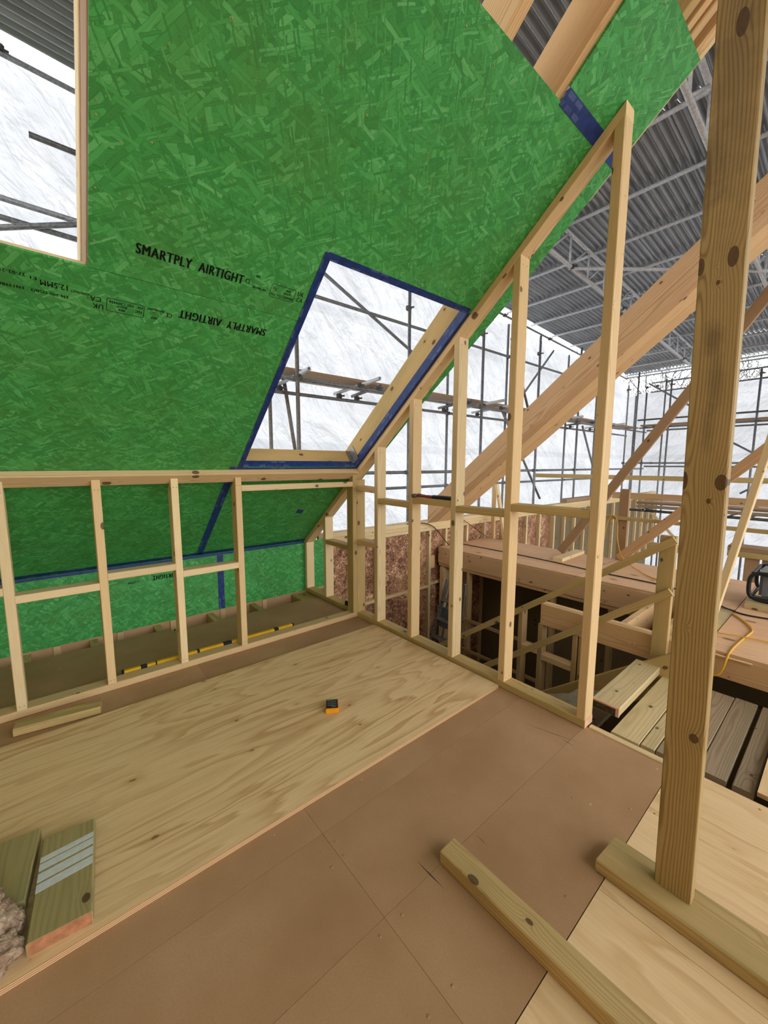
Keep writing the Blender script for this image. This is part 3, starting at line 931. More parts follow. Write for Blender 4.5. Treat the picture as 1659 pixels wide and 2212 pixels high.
# ------------------------------------------------------------------ bits and pieces on the floor
t = thing('timber_offcut', 'greenish offcut with white painted stripes on its face', 'timber offcut', (-2.07, -1.25, 0.018))
o = stick('body', (-2.075, -1.428, 0.0395), (-2.043, -1.062, 0.0395), 0.146, 0.042, OLIVE, t, (0, 0, 1), ch=0.004)
M0 = frame_of((-2.075, -1.428, 0.0395), (-2.043, -1.062, 0.0395), (0, 0, 1))
plate('end_grain', [M0 @ Vector((-0.1838, y, z)) for y, z in ((-0.070, -0.0195), (0.070, -0.0195), (0.070, 0.0195), (-0.070, 0.0195))], M0.to_3x3() @ Vector((-1, 0, 0)), 0.0004, ENDGRAIN, t, M0.to_3x3() @ Vector((0, 1, 0)), 'reddish sawn end')
for xa, xb in ((-0.012, 0.018), (0.026, 0.058), (0.068, 0.095), (0.101, 0.122)):
    s = 0.02
    plate('paint_stripe', [M0 @ Vector((x, y, 0.0211)) for x, y in ((xa - s, 0.07), (xa + s * 0.0, -0.07), (xb + s * 0.0, -0.07), (xb - s, 0.07))], (0, 0, 1), 0.0005, WHITE, t, (1, 0, 0))
o = stick('timber_offcut', (-2.228, -1.26, 0.0395), (-2.196, -0.985, 0.0395), 0.15, 0.042, OLIVE, None, (0, 0, 1), ch=0.004)
tag(o, 'plain olive offcut lying behind a tuft of wool', 'timber offcut')
o = stick('timber_offcut', (-2.232, -0.143, 0.0225), (-1.882, -0.193, 0.0225), 0.088, 0.043, OLIVE_PALE, None, (0, 0, 1), ch=0.008)
tag(o, 'short bark-edged offcut lying against the low stud frame', 'timber offcut')
# mineral wool tuft
bm = bmesh.new()
random.seed(11)
for k, (cx, cy, cz, sx, sy, sz) in enumerate(((-2.225, -1.325, 0.075, 0.05, 0.06, 0.05), (-2.215, -1.40, 0.055, 0.055, 0.05, 0.038), (-2.175, -1.315, 0.045, 0.022, 0.04, 0.026),
        (-2.225, -1.29, 0.12, 0.028, 0.045, 0.06), (-2.185, -1.385, 0.042, 0.022, 0.034, 0.024), (-2.27, -1.38, 0.06, 0.05, 0.06, 0.04))):
    r = bmesh.ops.create_icosphere(bm, subdivisions=4, radius=1.0)
    for v in r['verts']:
        d = v.co.copy()
        f = 1 + 0.3 * noise.noise(d * 2.3 + Vector((k * 5, 0, 0))) + 0.24 * abs(noise.noise(Vector((d.x * 9, d.y * 9, d.z * 3 + k)))) + 0.14 * noise.noise(d * 17)
        v.co = Vector((cx + d.x * sx * f, cy + d.y * sy * f, max(0.0185, cz + d.z * sz * f)))
o = bm_obj('wool_tuft', bm, WOOL, smooth=True)
tag(o, 'torn brownish tuft of mineral wool beside the striped offcut', 'insulation')

# bit case
t = thing('bit_case', 'small yellow case of driver bits open on the plywood', 'bit case', (-0.918, -1.02, 0.018))
Mb = Matrix.Translation((-0.918, -1.018, 0.018)) @ Matrix.Rotation(math.radians(58), 4, 'Z')
bm = bmesh.new()
add_box(bm, -0.040, 0.040, -0.034, 0.034, 0, 0.029, 0.003)
for i in range(6):
    add_box(bm, -0.036 + i * 0.0125, -0.029 + i * 0.0125, -0.0355, 0.0355, 0.002, 0.025)
bm_obj('case', bm, ORANGE, t, Mb)
bm = bmesh.new()
add_box(bm, -0.037, 0.037, -0.031, 0.031, 0.0285, 0.034, 0.001)
bm_obj('tray', bm, BLACK, t, Mb)
bm = bmesh.new()
for i in range(7):
    bmesh.ops.create_cone(bm, cap_ends=True, segments=6, radius1=0.003, radius2=0.003, depth=0.024,
        matrix=Matrix.Translation((-0.030 + i * 0.010, 0.012 if i % 2 else -0.010, 0.0365)) @ Matrix.Rotation(math.pi / 2, 4, 'X'))
bm_obj('bits', bm, STEEL, t, Mb)

# spirit level leaning on the sole plate inside the eaves
t = thing('spirit_level', 'long yellow spirit level lying behind the low frame', 'spirit level', (-1.2, 0.12, 0))
LM = frame_of((-1.74, 0.112, 0.0275), (-0.58, 0.112, 0.0275), (0, 0, 1))
bm = bmesh.new()
add_box(bm, -0.58, 0.58, -0.013, 0.013, -0.027, 0.027, 0.002)
bm_obj('body', bm, YELLOW, t, LM)
for x in (-0.583, 0.583):
    bm = bmesh.new()
    add_box(bm, x - 0.008, x + 0.008, -0.0145, 0.0145, -0.0272, 0.0285, 0.003)
    bm_obj('end_cap', bm, BLACK, t, LM)
for x, w in ((-0.47, 0.02), (0.06, 0.032), (0.44, 0.02), (-0.14, 0.01), (-0.40, 0.006)):
    bm = bmesh.new()
    add_box(bm, x - w, x + w, -0.0136, 0.0136, 0.004, 0.0276, 0.002)
    bm_obj('vial_window', bm, BLACK, t, LM)

# hammer on the noggin
t = thing('hammer', 'claw hammer with red and black handle lying on a noggin', 'hammer', (0.03, -0.84, HZ))
hz = HZ + 0.0005
bm = bmesh.new()
bmesh.ops.create_cone(bm, cap_ends=True, segments=14, radius1=0.014, radius2=0.014, depth=0.03, matrix=Matrix.Translation((0.0, -0.702, hz + 0.0145)) @ Matrix.Rotation(math.pi / 2, 4, 'Y'))
bmesh.ops.create_cone(bm, cap_ends=True, segments=10, radius1=0.011, radius2=0.009, depth=0.04, matrix=Matrix.Translation((0.034, -0.702, hz + 0.0145)) @ Matrix.Rotation(math.pi / 2, 4, 'Y'))
for s in (-1, 1):
    r = bmesh.ops.create_cone(bm, cap_ends=True, segments=8, radius1=0.008, radius2=0.003, depth=0.06, matrix=Matrix.Translation((0.078, -0.702 + s * 0.009 + 0.0, hz + 0.016)) @ Matrix.Rotation(math.radians(96), 4, 'Y'))
bm_obj('head', bm, COUPLER, t, smooth=True)
curve('shaft', [(0.024, -0.705, hz + 0.0145), (0.024, -0.80, hz + 0.013)], 0.0085, REDGRIP, t, smooth=False)
curve('collar', [(0.024, -0.80, hz + 0.0132), (0.024, -0.865, hz + 0.0132)], 0.0115, REDGRIP, t, smooth=False, label='dull red handle section')
curve('grip', [(0.024, -0.865, hz + 0.0145), (0.024, -0.94, hz + 0.0155), (0.024, -1.032, hz + 0.0145)], 0.0138, BLACK, t)

# tape measure on the sole plate
t = thing('tape_measure', 'round black tape measure on the far sole plate', 'tape measure', (0.05, 0.17, T))
bm = bmesh.new()
bmesh.ops.create_cone(bm, cap_ends=True, segments=20, radius1=0.036, radius2=0.036, depth=0.04, matrix=Matrix.Translation((0.045, 0.20, T + 0.021)))
bmesh.ops.bevel(bm, geom=[e for e in bm.edges if e.calc_face_angle(0) > 1], offset=0.006, segments=2, affect='EDGES')
bm_obj('case', bm, BLACK, t, smooth=True)
bm = bmesh.new()
bmesh.ops.create_cone(bm, cap_ends=True, segments=18, radius1=0.024, radius2=0.022, depth=0.006, matrix=Matrix.Translation((0.045, 0.20, T + 0.0435)))
bm_obj('label_disc', bm, CREAM, t)

# ------------------------------------------------------------------ foil-lined eaves wall of the other wing
wb = structure('wall_back', 'long foil-lined timber eaves wall beyond the stairwell')
block('top_plate', 0.27, 11.5, 0.97, 1.11, 0.530, 0.575, PINE_LIGHT, wb, 0)
block('top_plate', 0.27, 11.5, 0.97, 1.11, 0.484, 0.529, PINE, wb, 0)
block('top_plate', 0.27, 11.5, 0.97, 1.06, 0.438, 0.483, PINE_LIGHT, wb, 0)
xs = [0.30, 1.02, 1.96, 2.30, 2.78, 3.22, 3.75, 4.47, 4.93]
for x in xs:
    block('stud', x - 0.02, x + 0.02, 0.972, 1.06, -2.4, 0.437, PINE_LIGHT if x > 1.5 else PINE, wb, 2)
for x in (5.42, 5.85, 6.3, 6.75, 7.3, 7.85, 8.35, 8.85, 9.4, 9.9, 10.4, 10.9, 11.4):
    block('stud', x - 0.022, x + 0.022, 0.94, 1.06, -1.2, 0.437, PINE_LIGHT, wb, 2)
ex = [0.28] + xs[1:] + [5.41]
for a, b in zip(ex[:-1], ex[1:]):
    # crumpled foil between the studs
    nx, nz = max(3, int((b - a - 0.04) / 0.06)), 40
    bm = bmesh.new()
    g = {}
    for i in range(nx + 1):
        for j in range(nz + 1):
            x = a + 0.021 + (b - a - 0.042) * i / nx
            z = -2.35 + 2.785 * j / nz
            p = Vector((x, 0, z))
            y = 1.03 + 0.016 * noise.noise(p * 7) + 0.012 * noise.noise(p * 17)
            g[i, j] = bm.verts.new((x, y, z))
    for i in range(nx):
        for j in range(nz):
            bm.faces.new((g[i, j], g[i + 1, j], g[i + 1, j + 1], g[i, j + 1]))
    bm_obj('foil_panel', bm, FOIL, wb)
for a, b in zip((5.44, 5.87, 6.32, 6.77, 7.32, 7.87, 8.37, 8.87, 9.42, 9.92, 10.42, 10.92), (5.83, 6.28, 6.73, 7.28, 7.83, 8.33, 8.83, 9.38, 9.88, 10.38, 10.88, 11.38)):
    block('sheathing_board', a, b, 1.0, 1.02, -1.2, 0.437, DARKBOARD, wb, 2)
for (xa, xb, z) in ((0.32, 1.0, -0.33), (1.04, 1.94, -0.33), (1.98, 2.28, -0.30)):
    block('noggin', xa, xb, 0.975, 1.02, z - 0.04, z, PINE, wb, 0)
block('noggin', 1.98, 2.06, 0.975, 1.02, -0.10, 0.08, RAFTER, wb, 0)
block('sheathing', 0.26, 11.5, 1.115, 1.13, -2.4, 0.55, DARKBOARD, wb, 0)
o = block('wall_plate_timber', 6.0, 7.4, 1.0, 1.12, 0.577, 0.655, BRACE, None, 0)
tag(o, 'dark weathered timber lying on top of the eaves wall', 'timber')

# ------------------------------------------------------------------ deck round the stairwell
dk = thing('deck', 'raised plywood deck on deep timber beams beyond the stairwell', 'deck', (2.6, -1.0, 0.17))
def dsheet(x0, x1, y0, y1, mat=PLYPINK, xdir=(0, 1, 0)):
    g = 0.002
    return plate('plywood_panel', [(x0 + g, y0 + g, 0.177), (x1 - g, y0 + g, 0.177), (x1 - g, y1 - g, 0.177), (x0 + g, y1 - g, 0.177)], (0, 0, 1), 0.018, mat, dk, xdir)
for ya, yb in ((-0.95, 0.96), (-2.22, -0.95), (-4.2, -2.22)):
    dsheet(2.40, 3.24, ya, yb)
for ya, yb in ((-0.95, 0.96), (-2.22, -0.95)):
    dsheet(2.12, 2.40, ya, yb)
dsheet(1.11, 2.02, -3.2, -2.22)
dsheet(1.11, 2.02, -4.2, -3.2)
dsheet(2.02, 2.40, -4.2, -2.22)
plate('plywood_panel', [(1.45, -2.215, 0.170), (2.1, -2.215, 0.170), (2.1, -2.06, 0.170), (1.5, -2.06, 0.170)], (0, 0, 1), 0.018, DECKING, dk, (0, 1, 0))
block('front_beam', 2.115, 2.16, -2.2, 0.96, -0.03, 0.176, RAFTER_BROWN, dk, 1)
block('beam_lip', 2.13, 2.22, -2.2, 0.96, -0.075, -0.032, RAFTER_BROWN, dk, 1)
block('edge_beam', 1.105, 1.15, -4.2, -2.06, 0.03, 0.176, RAFTER_BROWN, dk, 1)
block('edge_lip', 1.09, 1.104, -2.45, -2.1, 0.165, 0.178, PLY2, dk, 1)
block('joist', 3.19, 3.235, -4.2, 0.96, -0.03, 0.176, RAFTER_BROWN, dk, 1)
for y in (-2.19, -1.95, -1.72, -1.3, -0.9, -0.5, -0.1, 0.3, 0.7):
    block('joist', 1.19 if y < -1.6 else 2.165, 2.114 if y < -1.6 else 3.185, y - 0.022, y + 0.022, -0.03, 0.170, RAFTER, dk, 0)
for y, z in ((0.82, 0.12), (-0.32, 0.02), (-1.15, -0.0), (0.4, 0.1)):
    bm = bmesh.new()
    bmesh.ops.create_uvsphere(bm, u_segments=10, v_segments=6, radius=0.013, matrix=Matrix.Translation((2.113, y, z)))
    bm_obj('bolt_head', bm, STEEL, dk, smooth=True)

tb = thing('trimmer_beam', 'double trimmer beam across the stairwell under the short post', 'beam', (1.13, -1.6, 0))
block('board', 1.095, 1.138, -2.05, -1.128, 0.0, 0.182, RAFTER, tb, 1)
block('board', 1.141, 1.184, -2.05, -1.128, 0.0, 0.182, RAFTER, tb, 1)

# ------------------------------------------------------------------ stair rails, short post, string and treads
po2 = block('rail_post', 1.053, 1.094, -2.037, -1.945, 0.055, 0.886, PINE_GREEN, None, 2, ch=0.004)
tag(po2, 'short timber rail post carrying the two sloping rails', 'post')
def rail(y0, z0, y1, z1, label, h=0.05):
    d = Vector((0, y1 - y0, z1 - z0)).normalized()
    o = stick('stair_rail', (1.039, y0, z0), (1.039, y1, z1), 0.024, h, PINE_GREEN, None, (0, 0, 1), ch=0.002)
    return tag(o, label, 'rail', 'sloping rails beside the stairwell')
rail(-2.035, 0.868, 0.25, -0.79, 'upper sloping rail from the top of the short post')
rail(-2.035, 0.525, 0.10, -1.13, 'lower sloping rail below the first on the short post')
st = stick('stair_string', (0.99, -2.15, 0.055), (0.99, -0.2, -1.45), 0.03, 0.22, PINE_GREEN, None, (0, 0, 1))
tag(st, 'sloping stair string beside the planks', 'stair string')
for i in range(4):
    y = -1.83 + 0.22 * i
    z = -0.30 - 0.19 * i
    o = block('stair_tread', 0.13, 0.97, y, y + 0.25, z - 0.03, z, OLD, None, 0)
    tag(o, ('top stair tread below the planks', 'second stair tread down below the planks', 'third stair tread down below the planks', 'fourth stair tread down below the planks')[i], 'stair tread', 'stair treads under the planks')
# crumpled sheet on the stairs
bm = bmesh.new()
g = {}
for i in range(15):
    for j in range(13):
        x, y = 0.14 + 0.62 * i / 14, -1.80 + 0.60 * j / 12
        p = Vector((x, y, 0))
        z = -0.17 - 0.60 * max(0, (y + 1.75)) + 0.05 * noise.noise(p * 6) + 0.025 * noise.noise(p * 15)
        g[i, j] = bm.verts.new((x, y, z))
for i in range(14):
    for j in range(12):
        bm.faces.new((g[i, j], g[i + 1, j], g[i + 1, j + 1], g[i, j + 1]))
o = bm_obj('dust_sheet', bm, plain('grey_polythene', '#98907a', 0.55, var=0.15, scale=6), smooth=False)
tag(o, 'crumpled grey polythene sheet on the stairs behind the raking frame', 'sheet')
# planks over the top of the stairs
pk = []
def plank(x0, x1, y0, y1, zt, th, mat, label):
    o = block('plank', x0, x1, y0, y1, zt - th, zt, mat, None, 0, ch=0.003)
    pk.append(tag(o, label, 'plank', 'planks laid over the stair'))
    return o
o = plank(0.275, 0.985, -2.028, -1.885, 0.024, 0.05, DECKING, 'thick plank with a dark pink-rimmed end beside the raking frame')
plate('end_grain', [(0.2749, -2.012, -0.0245), (0.2749, -1.889, -0.0245), (0.2749, -1.889, 0.016), (0.2749, -2.012, 0.016)], (-1, 0, 0), 0.0006, DARKEND, o, (0, 1, 0), 'dark sawn end')
block('sealed_rim', 0.2742, 0.294, -2.0284, -1.8846, 0.0165, 0.0246, PINKEND, o, 1, 'pink sealed rim', ch=0.0005)
block('sealed_rim', 0.2742, 0.294, -2.0286, -2.0135, -0.0262, 0.0163, PINKEND, o, 2, 'pink sealed rim', ch=0.0005)
plank(0.135, 1.0, -2.172, -2.043, -0.03, 0.03, DECKING, 'clean plank beside the thick one, second from the raking frame')
plank(0.145, 1.0, -2.236, -2.176, -0.03, 0.03, DECKING, 'narrowest plank, half hidden by the tall post')
plank(0.15, 1.02, -2.398, -2.240, -0.03, 0.03, OLD, 'dull plank just behind the tall post')
plank(0.165, 1.03, -2.500, -2.401, -0.03, 0.03, OLD, 'grey weathered plank beside the wide dark gap')
plank(0.165, 1.03, -2.590, -2.520, -0.03, 0.03, OLD, 'last weathered plank beyond the wide dark gap')
o = plate('plywood_strip', [(0.15, -2.60, -0.02), (1.0, -2.60, -0.02), (1.0, -3.1, -0.02), (0.15, -3.1, -0.02)], (0, 0, 1), 0.018, PLY2, None)
tag(o, 'pale plywood strip at the right edge beyond the planks', 'plywood')

# ------------------------------------------------------------------ lower storey, seen down the stairwell
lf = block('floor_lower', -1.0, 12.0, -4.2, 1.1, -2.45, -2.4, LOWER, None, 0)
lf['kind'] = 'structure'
lw = structure('wall_lower', 'dim stud walls of the lower storey below the deck, with added dark panels that keep light out')
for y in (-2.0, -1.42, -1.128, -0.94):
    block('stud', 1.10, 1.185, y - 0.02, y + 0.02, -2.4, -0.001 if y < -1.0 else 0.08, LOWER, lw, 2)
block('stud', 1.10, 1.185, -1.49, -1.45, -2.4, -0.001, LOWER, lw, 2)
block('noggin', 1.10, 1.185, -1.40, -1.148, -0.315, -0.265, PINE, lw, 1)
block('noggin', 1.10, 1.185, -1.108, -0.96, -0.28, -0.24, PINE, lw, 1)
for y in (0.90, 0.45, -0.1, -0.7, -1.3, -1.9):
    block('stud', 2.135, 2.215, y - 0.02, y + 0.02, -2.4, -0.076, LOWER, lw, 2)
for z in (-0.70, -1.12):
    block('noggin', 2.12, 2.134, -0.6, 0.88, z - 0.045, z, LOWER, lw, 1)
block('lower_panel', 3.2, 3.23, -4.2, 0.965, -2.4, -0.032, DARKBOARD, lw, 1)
block('lower_panel', 0.05, 3.2, -4.23, -4.2, -2.4, -0.03, DARKBOARD, lw, 0)  # dark walls added to close the lower storey and keep the stairwell dim
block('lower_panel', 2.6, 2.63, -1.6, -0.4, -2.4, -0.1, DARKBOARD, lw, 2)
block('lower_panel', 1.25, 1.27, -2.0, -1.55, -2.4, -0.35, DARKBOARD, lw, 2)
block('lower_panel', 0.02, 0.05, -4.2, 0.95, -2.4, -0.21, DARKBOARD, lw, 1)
o = block('floor_board', 2.13, 2.7, 0.86, 0.94, -1.2, -0.09, PINE, None, 2)
tag(o, 'pale board standing behind the stepladder under the deck', 'board')

# stepladder
SPLASH = tube_mat('splashed_aluminium', '#8b867d', '#575249', 0.2)
t = thing('stepladder', 'paint-splashed aluminium stepladder standing in the stairwell', 'ladder', (1.8, 0.6, -2.4))
for y0, y1 in ((0.86, 0.33), (0.52, 0.14)):
    stick('stile', (1.50, y0, -2.2), (1.60, y1, -0.03), 0.022, 0.06, SPLASH, t, (1, 0, 0))
for z in (-0.30, -0.55, -0.80, -1.05, -1.30):
    k = (-0.03 - z) / 2.17
    stick('tread', (1.59 - 0.1 * k, 0.32 + 0.53 * k, z), (1.59 - 0.1 * k, 0.11 + 0.40 * k, z), 0.08, 0.02, SPLASH, t)
for y0, y1 in ((0.90, 0.33), (0.54, 0.11)):
    stick('rear_leg', (1.95, y0, -2.2), (1.66, y1, -0.06), 0.02, 0.03, SPLASH, t, (1, 0, 0))
block('top_panel', 1.62, 1.645, 0.30, 0.52, -0.68, -0.42, GREYP, t, 1)

# ------------------------------------------------------------------ things on the deck
t = thing('deck_offcut', 'pale block lying on the deck under the dark brace', 'timber offcut', (2.9, -0.5, 0.195))
stick('body', (2.575, -0.53, 0.2165), (3.24, -0.50, 0.2165), 0.115, 0.042, PINE_LIGHT, t)
def brace(p0, p1, w, h, mat, label, upv=(1, 0, 0)):
    o = stick('brace', p0, p1, w, h, mat, None, upv)
    return tag(o, label, 'brace', 'sloping braces beyond the raking frame')
dA = Vector((0, -1.59, 2.59)).normalized()
brace((2.92, -0.40, 0.245), (2.92, -2.25, 3.06), 0.095, 0.045, BRACE, 'steep brown brace rising from the deck to behind the tall post')
brace((3.07, -1.03, 0.25), (3.07, -2.36, 1.68), 0.10, 0.045, RAFTER_BROWN, 'broad brown brace sloping gently up from the deck edge')
brace((1.62, -2.155, 0.2), (1.62, -2.40, 1.75), 0.042, 0.09, PINE_LIGHT, 'pale steep brace close to the tall post')
o = block('guard_rail', 3.16, 3.2, -2.3, -0.75, 0.695, 0.735, PINE_GREEN, None, 1)
tag(o, 'greenish rail along the deck edge with a yellow lead over it', 'rail')
o = block('rail_post', 3.205, 3.25, -1.04, -0.94, 0.176, 1.06, BRACE, None, 2)
tag(o, 'brown post at the deck edge behind the steep brace', 'post')
o = block('rail_post', 3.25, 3.29, 0.83, 0.89, 0.176, 1.03, PINE, None, 2)
tag(o, 'pale upright at the far corner of the deck', 'post')
o = stick('prop', (3.24, 0.62, 0.198), (3.24, 0.80, 1.05), 0.04, 0.06, PINE_LIGHT, None, (1, 0, 0))
tag(o, 'leaning pale prop beside the far corner upright', 'prop')

# triple rafter of the other wing
t = thing('triple_rafter', 'heavy triple rafter rising from the eaves wall beyond the stairwell', 'rafter', (2.1, 1.0, 0.6))
for i, (x0, x1, m) in enumerate(((1.90, 2.08, RAFTER_BROWN), (2.084, 2.27, RAFTER), (2.274, 2.455, RAFTER))):
    xm = (x0 + x1) / 2
    stick('rafter_ply', rp(xm, 0.90, 0.0125 + 0.10), rp(xm, -3.1, 0.0125 + 0.10), x1 - x0, 0.20, m, t, NRM, c0=(0, TA))

# cables
o = curve('black_cable', [(2.5, 0.9, 0.2025), (2.52, 0.1, 0.2025), (2.5, -0.5, 0.2025), (2.43, -0.95, 0.2025), (2.425, -1.3, 0.2025), (2.43, -1.65, 0.2025), (2.3, -1.95, 0.2025), (2.12, -2.12, 0.2025), (2.03, -2.23, 0.2025), (2.0, -2.32, 0.2025), (2.06, -2.45, 0.2025), (2.1, -2.8, 0.2025)], 0.006, CABLE_B)
tag(o, 'black cable trailing along the plywood deck', 'cable')
o = curve('yellow_cable', [(1.98, -2.22, 0.2025), (1.86, -2.30, 0.2025), (1.70, -2.385, 0.2025), (1.58, -2.375, 0.2025), (1.44, -2.36, 0.2025), (1.25, -2.345, 0.2025), (1.12, -2.34, 0.2035), (1.075, -2.335, 0.17), (1.072, -2.32, 0.06), (1.07, -2.27, 0.035), (1.07, -2.19, 0.04), (1.07, -2.06, 0.06)], 0.0065, CABLE_Y)
tag(o, 'thick yellow lead looping over the deck edge', 'cable')
o = curve('yellow_cable', [(1.42, -2.1, 0.203), (1.41, -2.23, 0.203), (1.44, -2.33, 0.222), (1.48, -2.47, 0.203), (1.50, -2.75, 0.203)], 0.004, CABLE_Y)
tag(o, 'thin yellow lead crossing the deck under the thick loop', 'cable')
o = curve('yellow_cable', [(3.15, -0.80, 0.25), (3.15, -0.82, 0.5), (3.15, -0.85, 0.725), (3.15, -0.90, 0.745), (3.15, -0.94, 0.735), (3.15, -0.965, 0.62), (3.13, -0.965, 0.5), (3.04, -1.03, 0.36), (2.98, -1.09, 0.27), (2.85, -1.27, 0.204), (2.6, -1.49, 0.2025), (2.5, -1.7, 0.2025)], 0.0055, CABLE_Y)
tag(o, 'yellow lead hung over the deck edge rail', 'cable')
o = curve('brown_cable', [(1.5, 0.955, 0.578), (1.714, 0.93, 0.584), (1.93, 0.93, 0.545), (2.1, 0.93, 0.40), (2.222, 0.93, 0.263), (2.28, 0.9, 0.203)], 0.007, CABLE_BR)
tag(o, 'thin brown cable drooping from the eaves wall onto the deck', 'cable')
o = curve('brown_cable', [(2.55, 0.95, 0.577), (2.60, 0.93, 0.55), (2.907, 0.92, 0.37), (3.15, 0.91, 0.235), (3.2, 0.9, 0.204)], 0.005, CABLE_BR)
tag(o, 'thin brown cable slanting across the foil to the deck corner', 'cable')

# power tool on a block
o = stick('packing_block', (2.22, -2.255, 0.2175), (2.22, -2.75, 0.2175), 0.33, 0.043, DECKING, None)
tag(o, 'thick packing block under the caged power tool', 'timber offcut')
o.location.x += 0.17
t = thing('power_tool', 'grey power tool in a black tubular cage on the packing block', 'power tool', (2.45, -2.45, 0.24))
bm = bmesh.new()
add_box(bm, 2.40, 2.68, -2.66, -2.31, 0.26, 0.46, 0.02)
bm_obj('casing', bm, GREYP, t)
bm = bmesh.new()
add_box(bm, 2.36, 2.72, -2.70, -2.30, 0.458, 0.478, 0.008)
bm_obj('top_plate', bm, tube_mat('worn_alloy', '#94968f', '#6d6f6c', 0.0), t)
bm = bmesh.new()
add_box(bm, 2.44, 2.56, -2.52, -2.40, 0.478, 0.486, 0.003)
bm_obj('label_plate', bm, CREAM, t)
for x in (2.33, 2.74):
    curve('cage_tube', [(x, -2.74, 0.254), (x, -2.36, 0.254), (x, -2.275, 0.258), (x, -2.255, 0.31), (x, -2.255, 0.42), (x, -2.27, 0.47), (x, -2.34, 0.485), (x, -2.74, 0.485)], 0.015, BLACK, t, 6)
curve('cage_tube', [(2.33, -2.275, 0.47), (2.74, -2.275, 0.47)], 0.013, BLACK, t, smooth=False)
curve('cage_tube', [(2.33, -2.275, 0.27), (2.74, -2.275, 0.27)], 0.013, BLACK, t, smooth=False)

# ------------------------------------------------------------------ rails, boards and trestle on the far side
def far_rail(y0, y1, z0, z1, x, w, mat, label, cat='rail'):
    o = block('guard_rail' if cat == 'rail' else 'plank', x, x + w, y0, y1, z0, z1, mat, None, 1)
    return tag(o, label, cat)
far_rail(2.0, -3.4, 1.06, 1.145, 6.5, 0.045, PINE_GREEN, 'highest greenish guard rail across the far scaffold')
far_rail(0.30, -3.4, 0.70, 0.82, 6.4, 0.05, RAFTER_BROWN, 'deep brown guard rail below the highest one')
far_rail(-0.05, -3.4, 0.60, 0.64, 6.9, 0.22, BRACE, 'far scaffold board nearest the sheeting', 'plank')
far_rail(-0.05, -3.4, 0.60, 0.64, 6.66, 0.22, BRACE, 'middle scaffold board behind the deep brown rail', 'plank')
far_rail(-0.12, -3.4, 0.55, 0.59, 6.42, 0.22, OLD, 'nearest scaffold board under the deep brown rail', 'plank')
far_rail(-0.9, -3.4, 0.29, 0.34, 6.4, 0.045, PINE_GREEN, 'thin guard rail below the far scaffold boards')
far_rail(-0.70, -1.55, 0.02, 0.13, 5.2, 0.05, PINE_GREEN, 'low rail end just left of the tall post')
t = thing('trestle', 'low trestle with a broad board on short legs beyond the deck', 'trestle', (5.0, -2.2, -0.4))
block('top_board', 5.0, 5.28, -3.4, -1.70, 0.20, 0.26, BRACE, t, 1)
block('apron', 5.0, 5.045, -3.4, -1.70, 0.12, 0.198, PINE_GREEN, t, 1)
for y in (-1.95, -2.12, -3.0):
    block('leg', 5.05, 5.14, y - 0.07, y + 0.07, -1.2, 0.12, BRACE if y > -2 else OLD, t, 2)
bk = thing('scaffold_bracket', 'steel bracket carrying the far scaffold boards', 'scaffold', (6.5, -1.5, 0.5))
tube('tube', (6.35, -0.25, 0.52), (7.2, -0.25, 0.52), 0.024, TUBE, bk)
tube('tube', (6.35, -1.72, 0.52), (7.2, -1.72, 0.52), 0.024, TUBE, bk)
tube('tube', (6.45, -3.4, 0.50), (6.45, 0.1, 0.50), 0.024, COUPLER, bk)
stick('strut', (6.47, -0.35, 0.48), (6.47, -0.75, 0.05), 0.04, 0.04, PINE, bk, (1, 0, 0))

# ------------------------------------------------------------------ scaffold
def coupler_mesh():
    bm = bmesh.new()
    add_box(bm, -0.034, 0.034, -0.034, 0.034, -0.032, 0.032, 0.008)
    add_box(bm, -0.012, 0.012, -0.075, 0.0, -0.010, 0.010)
    add_box(bm, 0.0, 0.062, -0.012, 0.012, -0.010, 0.010)
    bmesh.ops.create_cone(bm, cap_ends=True, segments=6, radius1=0.014, radius2=0.014, depth=0.02, matrix=Matrix.Translation((0, -0.075, 0)) @ Matrix.Rotation(math.pi / 2, 4, 'X'))
    me = bpy.data.meshes.new('coupler')
    bm.to_mesh(me)
    bm.free()
    return me
CPL = coupler_mesh()
def coupler(p, parent, rot=0.0):
    return link('coupler', CPL, COUPLER, parent, Matrix.Translation(Vector(p)) @ Matrix.Rotation(rot, 4, 'Z'))

YI, YO = 1.65, 2.28
LB = 2.44
es = thing('eaves_scaffold', 'tube scaffold with a board lift along the eaves side', 'scaffold', (4, 2, -3))
for x in (0.34, 2.17, 3.95, 5.85, 7.7, 9.6, 11.5):
    tube('standard', (x, YI, -3), (x, YI, 3.95 if x in (5.85,) else 4.05), mat=TUBE_R if x < 1 else TUBE, parent=es)
for x in (0.27, 3.75, 5.65, 8.4, 10.2, 12.6):
    tube('standard', (x, YO, -3), (x, YO, 4.6 - 0.055 * x), mat=TUBE_R if x < 1 else TUBE, parent=es)
for z in (LB - 0.075, 1.225):
    tube('ledger', (-3.5 if z > 2 else 0.6, YI + 0.05, z), (12.6, YI + 0.05, z), parent=es)
tube('ledger', (-3.5, YO - 0.03, LB - 0.15), (12.6, YO - 0.03, LB - 0.15), parent=es)
tube('ledger', (-3.5, YO - 0.04, 3.63), (9.0, YO - 0.04, 3.61), parent=es)
tube('ledger', (1.0, YO - 0.05, 0.95), (12.6, YO - 0.05, 0.95), parent=es)
tube('ledger', (-3.5, YO - 0.04, 3.48), (-1.2, YO - 0.04, 3.46), parent=es)
tube('diagonal', (1.0, YO + 0.02, 4.05), (3.05, YO + 0.02, 3.15), parent=es)
tube('diagonal', (0.43, YO - 0.09, 2.45), (0.62, YO - 0.09, 1.2), mat=TUBE_R, parent=es)
tube('diagonal', (4.95, YI + 0.1, 3.75), (5.65, YI + 0.1, 2.5), parent=es)
